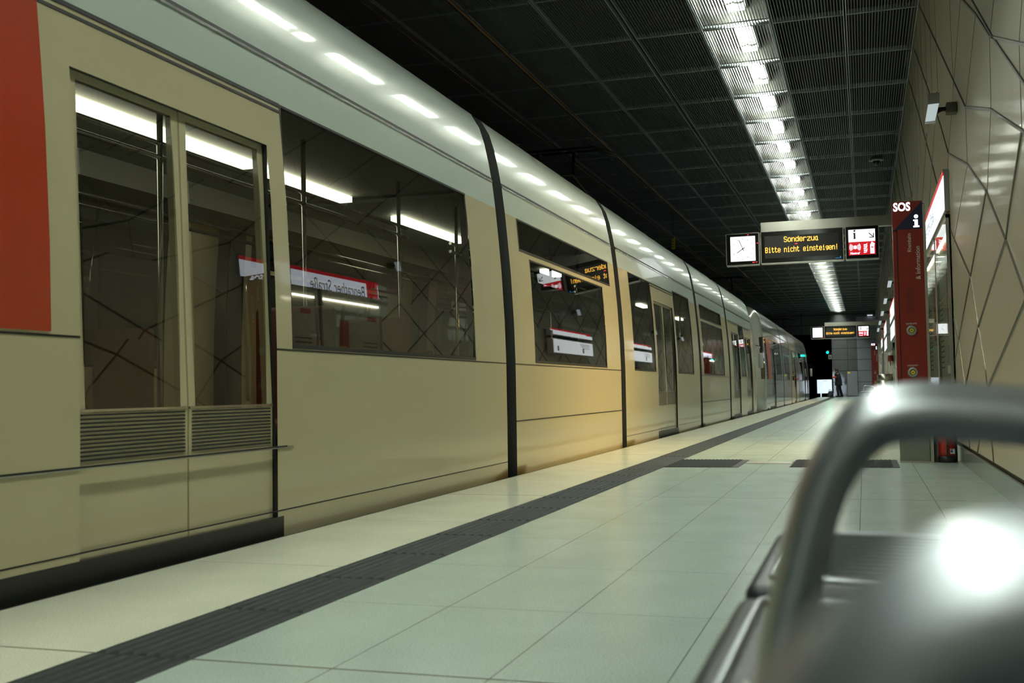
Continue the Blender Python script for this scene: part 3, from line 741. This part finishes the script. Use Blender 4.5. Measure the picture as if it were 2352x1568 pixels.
def vitrine(y0, label):
    t = thing('information_case', label, 'information case', (.72, y0, 1.3))
    xf, z0, z1 = .703, .60, 2.10
    for i, (a, c) in enumerate(((0, 1.52), (1.62, 3.3))):
        ya, yc = y0+a, y0+c
        b = MB(); b.box(WX-.012, WX-.003, ya, yc, z0, z1, 'case'); b.box(xf, WX-.003, ya, yc, z0, z0+.03, 'greybox'); b.box(xf, WX-.003, ya, yc, z1-.03, z1, 'greybox')
        b.box(xf, WX-.003, ya, ya+.02, z0, z1, 'greybox'); b.box(xf, WX-.003, yc-.02, yc, z0, z1, 'greybox'); cs = b.build('case_body', t)
        b = MB(); b.box(xf+.008, xf+.018, ya+.06, yc-.06, z1-.17, z1-.145, 'caselamp'); b.build('case_lamp', cs)
        ld = bpy.data.lights.new('case_light', 'AREA'); ld.shape = 'RECTANGLE'; ld.size = yc-ya-.2; ld.size_y = .05; ld.energy = 34; ld.spread = math.radians(110); ld.color = (1.0, .66, .22)
        lo = bpy.data.objects.new('case_light', ld); col.objects.link(lo); lo.parent = t; lo.matrix_parent_inverse = Matrix.Translation(-wl(t)); lo.location = (xf+.004, (ya+yc)/2, z1-.16)
        lo.rotation_euler = Vector((-1, 0, -.6)).to_track_quat('-Z', 'Y').to_euler()
        b = MB(); x = WX-.014
        b.box(x-.004, x, ya+.1, yc-.1, z0+.12, z1-.26, 'poster')
        b.box(x-.005, x-.004, ya+.16+i*.3, ya+.42+i*.3, 1.1, 1.72, 'posterr'); b.box(x-.006, x-.005, ya+.2+i*.3, ya+.34+i*.3, 1.25, 1.4, 'postery'); b.box(x-.006, x-.004, yc-.4, yc-.15, z1-.36, z1-.30, 'posterr')
        for k in range(14): b.box(x-.006, x-.004, yc-.55, yc-.15, z0+.2+k*.05, z0+.212+k*.05, 'joint')
        b.build('poster', cs)
        b = MB(); b.face([(xf+.001, yc-.02, z0+.03), (xf+.001, ya+.02, z0+.03), (xf+.001, ya+.02, z1-.03), (xf+.001, yc-.02, z1-.03)], 'cleanglass'); b.build('glass_door', cs)
        text('Information', .05, (xf+.002, yc-.1, z1-.11), (0, -1, 0), (0, 0, 1), 'lettering', 'ink', cs)
    return t
station_sign(10.0, 'lit white station name sign with red band, just right of the near SOS pillar')
vitrine(10.0, 'glazed information case with posters under the near station sign')
station_sign(44.0, 'far lit station name sign on the wall beyond the distant SOS pillar')
vitrine(44.0, 'distant glazed information case under the far station sign')
def wall_box(y0, y1, z0, z1, xf, red, label):
    t = thing('lit_wall_sign', label, 'wall sign', (.7, y0, z0))
    b = MB(); b.box(xf, WX-.05, y0, y1, z0, z1, 'greybox'); b.box(WX-.05, WX-.002, y0+.3, y1-.3, z0+.06, z1-.06, 'ink'); b.build('housing', t)
    b = MB(); b.face([(xf-.004, y1-.03, z0+.02), (xf-.004, y0+.03, z0+.02), (xf-.004, y0+.03, z1-.02), (xf-.004, y1-.03, z1-.02)], 'lit'); f = b.build('lit_face', t)
    if red:
        b = MB(); b.box(xf-.008, xf-.005, y0+.03, y1-.03, z1-.045, z1-.015, 'litred'); b.box(xf-.008, xf-.005, y1-.4, y1-.05, z1-.2, z1-.045, 'litred'); b.build('red_band', f)
        text('Benrather Straße', .12, (xf-.007, y1-.5, z0+.12), (0, -1, 0), (0, 0, 1), 'lettering', 'ink', f)
    else:
        b = MB()
        for k in range(2): b.box(xf-.007, xf-.005, y0+.3+k*2.1, y0+.42+k*2.1, z0+.06, z0+.16, 'grey')
        for k in range(4): b.box(xf-.007, xf-.005, y1-1.2+k*.05, y1-.35, z1-.07-k*.03, z1-.062-k*.03, 'grey')
        b.build('small_print', f)
for y, w_ in ((21.2, 'second station sign down the wall'), (28.6, 'third station sign down the wall')):
    wall_box(y, y+3.4, 1.92, 2.27, .56, True, w_+', white with a red band, upper box of its pair')
    wall_box(y, y+3.4, 1.55, 1.87, .56, False, 'plain white lit box hanging under the '+w_)
# small red call box below the third sign
t = thing('wall_call_box', 'small dark red box on the wall below the lit signs', 'call box', (.68, 30.2, 1.3))
b = MB(); b.rbox(.60, .735, 30.1, 30.35, 1.26, 1.42, .01, 2, 'sosred'); b.build('case', t)
b = MB(); b.tube([(.66, 30.2, 1.27), (.66, 30.2, 1.15)], .01, 'ink', 6); b.build('lever', t)

# ------------------------------------------------------------------ wall floodlights
def flood():
    t = thing('wall_floodlight', 'small boxy grey floodlight on a bracket, highest and nearest on the right wall', 'wall light', (.5, 9.0, 2.75))
    b = MB()
    A = [(.533, 8.90, 2.88), (.615, 8.90, 2.88), (.615, 9.02, 2.88), (.533, 9.02, 2.88)]
    B_ = [(.528, 8.89, 2.796), (.611, 8.89, 2.799), (.611, 9.03, 2.799), (.528, 9.03, 2.796)]
    C_ = [(.500, 8.87, 2.65), (.576, 8.87, 2.653), (.582, 8.97, 2.66), (.505, 8.97, 2.66)]
    b.face(A, 'greybox'); b.face(C_[::-1], 'greybox')
    for P, Q in ((A, B_), (B_, C_)):
        for k in range(4): b.face([Q[k], Q[(k+1) % 4], P[(k+1) % 4], P[k]], 'greybox')
    b.build('housing', t)
    b = MB(); b.face([(.503, 8.864, 2.655), (.574, 8.864, 2.657), (.608, 8.884, 2.793), (.530, 8.884, 2.791)], 'floodface'); b.build('lens', t)
    b = MB(); b.box(.60, .70, 8.94, 8.97, 2.745, 2.775, 'ink'); b.rbox(.66, .738, 8.90, 9.0, 2.72, 2.80, .006, 2, 'joint'); b.tube([(.57, 8.95, 2.72), (.66, 8.95, 2.77)], .01, 'ink', 6); b.build('bracket', t)
    return t
F0 = flood()
names = ['second', 'third', 'fourth', 'fifth', 'sixth', 'seventh', 'eighth']
for y, nm in zip((13.9, 18.9, 23.9, 28.7, 33.6, 38.6, 43.5), names):
    o = copy_tree(F0); o.location = (.5, y, 2.75); o['label'] = nm+' small boxy floodlight along the right wall, counted from the nearest'
    o['group'] = 'wall floodlights'
F0['group'] = 'wall floodlights'

# dome camera
t = thing('dome_camera', 'small dark dome camera under the ceiling near the right wall', 'security camera', (.35, 22.2, 5.0))
b = MB(); b.lathe([(.001, 5.045), (.09, 5.045), (.10, 5.0), (.075, 4.985)], (.35, 22.2, 0), 'greybox', 24, 1.3, 1); b.build('mount', t)
b = MB(); b.lathe([(.072, 4.985), (.068, 4.95), (.045, 4.915), (.002, 4.90)], (.35, 22.2, 0), 'screen', 24); b.build('dome', t)
b = MB()
for s in (-1, 1): b.box(.35+s*.12-.02, .35+s*.12+.02, 22.18, 22.22, 4.99, 5.04, 'greybox')
b.build('clip', t)

# ------------------------------------------------------------------ overhead displays
G = {'S': '01110 10001 10000 10000 01110 00001 00001 10001 01110', 'o': '00000 00000 01110 10001 10001 10001 10001 10001 01110', 'n': '00000 00000 10110 11001 10001 10001 10001 10001 10001',
 'd': '00001 00001 01101 10011 10001 10001 10001 10011 01101', 'e': '00000 00000 01110 10001 10001 11111 10000 10001 01110', 'r': '00000 00000 10110 11001 10000 10000 10000 10000 10000',
 'z': '00000 00000 11111 00001 00010 00100 01000 10000 11111', 'u': '00000 00000 10001 10001 10001 10001 10001 10011 01101', 'q': '00000 00000 01110 10010 10010 10010 10010 10010 01111',
 'B': '11110 10001 10001 10001 11110 10001 10001 10001 11110', 'i': '00100 00000 01100 00100 00100 00100 00100 00100 01110', 't': '01000 01000 11110 01000 01000 01000 01000 01001 00110',
 'c': '00000 00000 01110 10001 10000 10000 10000 10001 01110', 'h': '10000 10000 10110 11001 10001 10001 10001 10001 10001', 's': '00000 00000 01110 10001 10000 01110 00001 10001 01110',
 'g': '00000 00000 01101 10011 10001 10011 01101 00001 01110', '!': '00100 00100 00100 00100 00100 00100 00100 00000 00100', ' ': ' '.join(['00000']*9)}
def display():
    t = thing('platform_display', 'overhead display nearest the camera, with clock and amber LED text', 'information display', (-1, 20, 3.4))
    U, V = (1, 0, 0), (0, 0, 1); Y = 20.0; f = Y-.004
    b = MB(); b.box(-1.69, .62, Y+.02, Y+.16, 3.44, 3.605, 'steel'); b.box(.30, .62, Y+.015, Y+.165, 3.425, 3.445, 'steel'); b.box(.60, WX-.002, Y-.02, Y+.2, 3.38, 3.66, 'steel'); b.build('support_beam', t)
    def panel(name, x0, x1, z0, z1):
        b = MB(); b.box(x0, x1, Y+.02, Y+.14, z0, z1, 'steel'); b.box(x0-.002, x1+.002, Y-.01, Y+.14, z0-.02, z0, 'steel'); b.box(x0-.002, x1+.002, Y-.004, Y+.14, z1, z1+.012, 'steel')
        b.box(x0-.012, x0, Y-.004, Y+.14, z0, z1, 'steel'); b.box(x1, x1+.012, Y-.004, Y+.14, z0, z1, 'steel')
        p = b.build(name, t)
        b = MB(); b.box(x0, x1, Y, Y+.02, z0, z1, 'screen'); b.build('black_glass', p); return p
    p = panel('clock_panel', -2.305, -1.735, 2.862, 3.42)
    b = MB(); b.box(-2.235, -1.795, f, Y, 2.925, 3.372, 'lit'); fc = b.build('clock_face', p)
    cx, cz = -2.017, 3.148; b = MB()
    for k in range(60):
        a = 2*PI*k/60; r0, r1, hw = (.168, .192, .0045) if k % 5 == 0 else (.18, .19, .0015)
        if k % 5 == 0 or k % 5 in (1, 2, 3, 4):
            s, c = math.sin(a), math.cos(a)
            b.face([(cx+s*r-c*q*hw, f-.001, cz+c*r+s*q*hw) for r, q in ((r0, -1), (r0, 1), (r1, 1), (r1, -1))], 'grey' if k % 5 else 'joint')
    b.build('dial_mark', fc)
    def hand(name, ang, r0, r1, hw):
        s, c = math.sin(ang), math.cos(ang); b = MB()
        b.face([(cx+s*r-c*q*hw, f-.003, cz+c*r+s*q*hw) for r, q in ((-r0, -1), (-r0, 1), (r1, 1), (r1, -1))], 'ink')
        b.disc((cx, f-.0035, cz), U, V, .013, mt='ink'); b.build(name, fc)
    hand('minute_hand', -math.radians(22), .05, .178, .005); hand('hour_hand', -math.radians(124), .045, .125, .0062)
    b = MB()
    for x, z, w_, h_ in ((-1.92, 3.395, .012, .005), (-1.755, 3.24, .006, .008), (-1.83, 2.895, .02, .005), (-1.78, 2.9, .012, .004)): b.box(x-w_, x+w_, Y-.001, Y, z-h_, z+h_, 'ledred')
    b.build('red_glint', p)  # red glints on the black glass, drawn as glowing marks
    p = panel('led_panel', -1.69, -.285, 2.868, 3.43)
    b = MB(); b.box(-1.63, -.36, Y-.001, Y, 2.95, 3.35, 'seamline'); b.build('led_field', p)
    def led(s, cx, zb, px, pz):
        w_ = len(s)*6*px; x = cx-w_/2; b = MB()
        for ch in s:
            if ch == ' ': b.build('led_word', p); b = MB()
            for r, rowb in enumerate(G[ch].split()):
                for c, v in enumerate(rowb):
                    if v == '1':
                        X_, Z_ = x+c*px, zb+(8-r)*pz
                        b.box(X_-px*.46, X_+px*.46, f, Y-.001, Z_-pz*.42, Z_+pz*.42, 'led')
            x += 6*px
        b.build('led_word', p)
    led('Sonderzuq', -.985, 3.235, .0112, .0108); led('Bitte nicht einsteigen!', -.985, 3.055, .00915, .0108)
    b = MB(); b.box(-1.10, -1.06, f, Y, 3.185, 3.197, 'ledred'); b.box(-.34, -.325, f, Y, 2.895, 2.925, 'ledblue'); b.box(-.42, -.35, f, Y, 2.893, 2.9, 'ledblue'); b.build('status_light', p)
    p = panel('info_panel', -.235, .305, 2.868, 3.43)
    b = MB(); b.box(-.19, .255, f, Y, 3.16, 3.376, 'lit'); w1 = b.build('white_field', p)
    b = MB(); b.box(-.19, .255, f, Y, 2.93, 3.16, 'litred'); r1 = b.build('red_field', p)
    b = MB(); X0 = -.087
    b.disc((X0, f-.001, 3.355), U, V, .017, mt='ink'); b.box(X0-.015, X0+.014, f-.002, f, 3.215, 3.315, 'ink'); b.box(X0-.024, X0+.012, f-.002, f, 3.305, 3.32, 'ink'); b.box(X0-.025, X0+.024, f-.002, f, 3.213, 3.222, 'ink')
    b.build('info_symbol', w1)
    b = MB(); P = lambda x, z: (x, f-.002, z)
    b.face([P(.145, 3.30), P(.155, 3.31), P(.225, 3.245), P(.215, 3.235)][::-1], 'ink'); b.box(.222, .236, f-.002, f, 3.225, 3.30, 'ink'); b.box(.155, .236, f-.002, f, 3.222, 3.236, 'ink'); b.build('arrow_symbol', w1)
    b = MB(); cx, cz = -.083, 3.066
    b.disc((cx, f-.001, cz), U, V, .032, mt='soslit')
    for r in (.048, .068, .088):
        for a in (0, PI): b.disc((cx, f-.001, cz), U, V, r+.006, r-.004, a-.72, a+.72, 12, 'soslit')
    b.build('alarm_symbol', r1)
    text('Notruf', .055, (-.165, f-.002, 2.943), U, V, 'lettering', 'soslit', r1, bold=.0015)
    b = MB()
    for k in range(5):
        z = 2.96+k*.032; o = (.0, .012, .0, .012, .004)[k]
        b.face([P(.06+o*.3, z), P(.10+o, z+.004), P(.125+o-.01*(k % 2), z+.045), P(.10, z+.022), P(.06, z+.02)][::-1], 'soslit')
    b.build('flame_symbol', r1)
    b = MB(); b.box(.168, .236, f-.002, f, 2.945, 3.09, 'soslit'); b.disc((.202, f-.001, 3.09), U, V, .034, mt='soslit'); b.box(.19, .214, f-.002, f, 3.1, 3.145, 'soslit')
    b.face([P(.175, 3.125), P(.20, 3.148), P(.245, 3.115), P(.24, 3.095), P(.205, 3.13)][::-1], 'soslit'); b.box(.182, .222, f-.004, f-.002, 3.045, 3.065, 'litred'); b.build('extinguisher_symbol', r1)
    b = MB()
    for x in (-1.35, -.62, -.25): b.tube([(x, Y+.05, 3.43), (x, Y+.05, 3.47)], .014, 'steel', 8)
    b.build('fixing_bolt', t)
    return t
D0 = display(); D1 = copy_tree(D0); D1.location = (-1, 53, 3.4)
D1['label'] = 'far overhead display with clock and amber LED text, in front of the tunnel mouth'

# waste bin
t = thing('waste_bin', 'round stainless steel waste bin against the right wall', 'waste bin', (.52, 30.5, 0))
b = MB(); b.lathe([(.195, 0), (.2, .01), (.2, .90)], (.52, 30.5, 0), 'steel', 32); b.build('body', t)
b = MB(); b.lathe([(.203, .78), (.204, .79), (.204, .935), (.15, .94), (.148, .9), (.002, .9)], (.52, 30.5, 0), 'steel', 32); b.build('lid_ring', t)

# barrier board and signal at the platform end
t = thing('barrier_board', 'bright white board with a round emblem at the platform end, beside the tunnel', 'barrier', (-2.2, 67.4, 0))
b = MB(); b.box(-2.68, -1.84, 67.38, 67.42, .22, 1.03, 'board'); p = b.build('panel', t)
b = MB(); b.disc((-2.25, 67.375, .62), (1, 0, 0), (0, 0, 1), .12, mt='grey'); b.disc((-2.25, 67.37, .62), (1, 0, 0), (0, 0, 1), .04, mt='board'); b.box(-2.36, -2.12, 67.37, 67.38, .93, .99, 'grey'); b.build('emblem', p)
for x in (-2.47, -1.88): b = MB(); b.box(x-.03, x+.03, 67.38, 67.44, 0, .25, 'board'); b.build('leg', t)
t = thing('track_signal', 'green railway signal glowing in the tunnel mouth', 'signal', (-2.03, 67.8, 2.6))
b = MB(); b.rbox(-2.15, -1.93, 67.7, 67.85, 2.5, 2.78, .02, 2, 'ink'); b.tube([(-1.9, 67.8, 2.6), (-1.8, 67.95, 2.6)], .03, 'ink', 6); b.build('housing', t)
b = MB(); b.disc((-2.04, 67.69, 2.64), (1, 0, 0), (0, 0, 1), .055, mt='signal'); b.build('green_lamp', t)
t = thing('signal_number_plate', 'small white plate mounted below the green signal', 'sign', (-1.92, 67.8, 2.3))
b = MB(); b.rbox(-2.0, -1.82, 67.74, 67.8, 2.24, 2.5, .01, 2, 'greybox'); b.build('plate', t)
b = MB(); b.box(-1.94, -1.88, 67.73, 67.74, 2.3, 2.42, 'ink'); b.build('marking', t)
t = thing('door_cabinet', 'stainless steel cabinet with a bright front against the end wall', 'cabinet', (-.6, 67.7, 0))
b = MB(); b.box(-.95, -.38, 67.6, 67.93, .06, 1.5, 'endlight'); c_ = b.build('body', t)
b = MB(); b.box(-.93, -.80, 67.59, 67.6, 1.36, 1.46, 'yellow'); b.build('sticker', c_)
t = thing('wall_lamp', 'small bright lamp near the top of the end wall', 'wall light', (.4, 67.8, 4.9))
b = MB(); b.rbox(.25, .6, 67.6, 67.93, 4.78, 4.9, .02, 2, 'greybox'); b.build('housing', t)
b = MB(); b.box(.28, .57, 67.62, 67.9, 4.765, 4.779, 'soslit'); b.build('lens', t)

# ------------------------------------------------------------------ person and bag
def skin(name, pts, edges, radii, mt, parent=None, lvl=2, root=0):
    me = bpy.data.meshes.new(name); me.from_pydata([Vector(p) for p in pts], edges, [])
    o = bpy.data.objects.new(name, me); col.objects.link(o)
    sk = o.modifiers.new('skin', 'SKIN'); sk.use_smooth_shade = True
    for i, r in enumerate(radii):
        r = r if isinstance(r, tuple) else (r, r)
        me.skin_vertices[0].data[i].radius = r; me.skin_vertices[0].data[i].use_root = (i == root)
    sb = o.modifiers.new('sub', 'SUBSURF'); sb.levels = lvl; sb.render_levels = lvl
    dg = bpy.context.evaluated_depsgraph_get(); dg.update()
    m2 = bpy.data.meshes.new_from_object(o.evaluated_get(dg)); bpy.data.objects.remove(o)
    m2.materials.clear(); m2.materials.append(M[mt])
    for p in m2.polygons: p.use_smooth = True
    ob = bpy.data.objects.new(name, m2); col.objects.link(ob)
    if parent: ob.parent = parent; ob.matrix_parent_inverse = Matrix.Translation(-wl(parent))
    return ob
px_, py_ = -1.42, 65.6
def W(p): return (px_+p[0], py_+p[1], p[2])
# facing left (towards -x), mid-stride, head bowed
P = {'pelvis': (0, 0, .88), 'belly': (-.01, 0, 1.04), 'chest': (-.02, 0, 1.24), 'neck': (-.06, 0, 1.40), 'jaw': (-.10, 0, 1.46), 'head': (-.12, 0, 1.54), 'crown': (-.115, 0, 1.62),
 'hipL': (-.01, -.09, .84), 'kneeL': (-.07, -.10, .47), 'ankL': (-.02, -.10, .09), 'heelL': (0, -.10, .04), 'toeL': (-.17, -.11, .03),
 'hipR': (.01, .09, .84), 'kneeR': (.07, .10, .46), 'ankR': (.18, .10, .10), 'heelR': (.20, .10, .045), 'toeR': (.04, .11, .03),
 'shL': (-.03, -.17, 1.32), 'elL': (.03, -.21, 1.06), 'wrL': (-.16, -.16, 1.08), 'haL': (-.22, -.13, 1.10),
 'shR': (-.03, .17, 1.32), 'elR': (.04, .21, 1.06), 'wrR': (-.15, .15, 1.02), 'haR': (-.21, .12, 1.03)}
E_ = ['pelvis-belly', 'belly-chest', 'chest-neck', 'neck-jaw', 'jaw-head', 'head-crown', 'pelvis-hipL', 'hipL-kneeL', 'kneeL-ankL', 'ankL-heelL', 'heelL-toeL', 'pelvis-hipR', 'hipR-kneeR', 'kneeR-ankR', 'ankR-heelR', 'heelR-toeR',
 'chest-shL', 'shL-elL', 'elL-wrL', 'wrL-haL', 'chest-shR', 'shR-elR', 'elR-wrR', 'wrR-haR']
Rr = {'pelvis': .13, 'belly': .125, 'chest': (.15, .13), 'neck': .055, 'jaw': .07, 'head': .088, 'crown': .06, 'hipL': .10, 'hipR': .10, 'kneeL': .062, 'kneeR': .062, 'ankL': .042, 'ankR': .042, 'heelL': .038, 'heelR': .038, 'toeL': .03, 'toeR': .03,
 'shL': .065, 'shR': .065, 'elL': .045, 'elR': .045, 'wrL': .03, 'wrR': .03, 'haL': .032, 'haR': .032}
K = list(P); ed = [(K.index(e.split('-')[0]), K.index(e.split('-')[1])) for e in E_]
per = thing('person', 'person in dark knee-length coat walking at the far platform end, holding an orange-red cloth', 'person', (px_, py_, 0))
body = skin('body', [W(P[k]) for k in K], ed, [Rr[k] for k in K], 'skin', per)
# fingers
b = MB()
for hx, hy, hz, s in ((-.22, -.13, 1.10, -1), (-.21, .12, 1.03, 1)):
    for k in range(4): b.tube([W((hx-.02, hy+(k-1.5)*.018, hz)), W((hx-.055, hy+(k-1.5)*.019, hz-.006)), W((hx-.075+.005*abs(k-1.5), hy+(k-1.5)*.018, hz-.028))], [.0095, .0085, .007], 'skin', 8)
    b.tube([W((hx, hy-s*.03, hz+.01)), W((hx-.03, hy-s*.045, hz+.005)), W((hx-.05, hy-s*.035, hz-.008))], [.011, .0095, .008], 'skin', 8)
b.tube([W((-.205, 0, 1.535)), W((-.235, 0, 1.515)), W((-.205, 0, 1.505))], [.012, .015, .01], 'skin', 8)   # nose
for s in (-1, 1): b.lathe([(.002, -.03), (.016, -.015), (.018, .01), (.002, .03)], W((-.09, s*.088, 1.53)), 'skin', 8, 1, .5)
for s in (-1, 1): b.lathe([(.001, -.008), (.009, 0), (.001, .008)], W((-.198, s*.033, 1.548)), 'ink', 8)
b.face([W((-.196, -.022, 1.478)), W((-.196, .022, 1.478)), W((-.196, .018, 1.472)), W((-.196, -.018, 1.472))], 'extred')
b.build('hands_and_face', body)
b = MB()   # coat
prof = [(.06, 1.42), (.11, 1.405), (.175, 1.35), (.20, 1.25), (.205, 1.10), (.215, .95), (.235, .78), (.245, .66), (.225, .665)]
b.lathe(prof, W((0, 0, 0)), 'coat', 28, .86, 1.0)
for v in b.bm.verts: v.co.x += -.05*max(0, (v.co.z-1.0))/.4+.012*math.sin(v.co.z*23+v.co.y*9)
for s, sy in (('L', -1), ('R', 1)):
    b.tube([W(P['sh'+s]), W(((P['sh'+s][0]+P['el'+s][0])/2, (P['sh'+s][1]+P['el'+s][1])/2, (P['sh'+s][2]+P['el'+s][2])/2)), W(P['el'+s]), W(P['wr'+s])], [.095, .085, .072, .052], 'coat', 14)
b.tube([W((-.05, 0, 1.37)), W((-.07, 0, 1.44))], [.10, .085], 'coat', 16)
b.build('coat', per)
b = MB()
for s in 'LR':
    b.tube([W(P['hip'+s]), W(P['knee'+s]), W((P['ank'+s][0], P['ank'+s][1], .08))], [.115, .078, .058], 'coat', 14)
b.build('trousers', per)
for s in 'LR':
    b = MB(); h, tt = P['heel'+s], P['toe'+s]
    b.tube([W((h[0]+.03, h[1], .05)), W((h[0], h[1], .055)), W(((h[0]+tt[0])/2, h[1], .048)), W((tt[0], tt[1], .036)), W((tt[0]-.03, tt[1], .03))], [.03, .05, .046, .036, .015], 'ink', 12); b.build('shoe', per)
b = MB()
bmm = bmesh.new(); bmesh.ops.create_icosphere(bmm, subdivisions=3, radius=1)
for v in bmm.verts:
    v.co = Vector((v.co.x*.108+.02, v.co.y*.1, v.co.z*.115+.03))
    if v.co.x < -.055 and v.co.z < .06: v.co.x = -.055
b.add(bmm, 'hair', True, Matrix.Translation(W((-.115, 0, 1.545)))); b.build('hair', per)
t = tag(one('folded_cloth', lambda b: b.rbox(px_-.34, px_-.10, py_-.22, py_+.0, 1.12, 1.20, .03, 3, 'orange')), 'orange-red cloth held in the arms of the distant person', 'cloth')
t = thing('travel_bag', 'black bag standing on the floor at the feet of the distant person', 'bag', (-1.88, 65.4, .008))
b = MB(); bmm = bmesh.new(); bmesh.ops.create_icosphere(bmm, subdivisions=3, radius=1)
for v in bmm.verts: v.co = Vector((v.co.x*.15*(1.1-.25*v.co.z), v.co.y*.12, max(-.9, v.co.z)*.19+.17))
b.add(bmm, 'bag', True, Matrix.Translation((-1.88, 65.4, .008))); b.build('body', t)
b = MB(); b.tube(smooth_path([(-1.97, 65.4, .32), (-1.94, 65.4, .42), (-1.84, 65.4, .42), (-1.80, 65.4, .32)], 5), .012, 'bag', 8); b.build('handle', t)
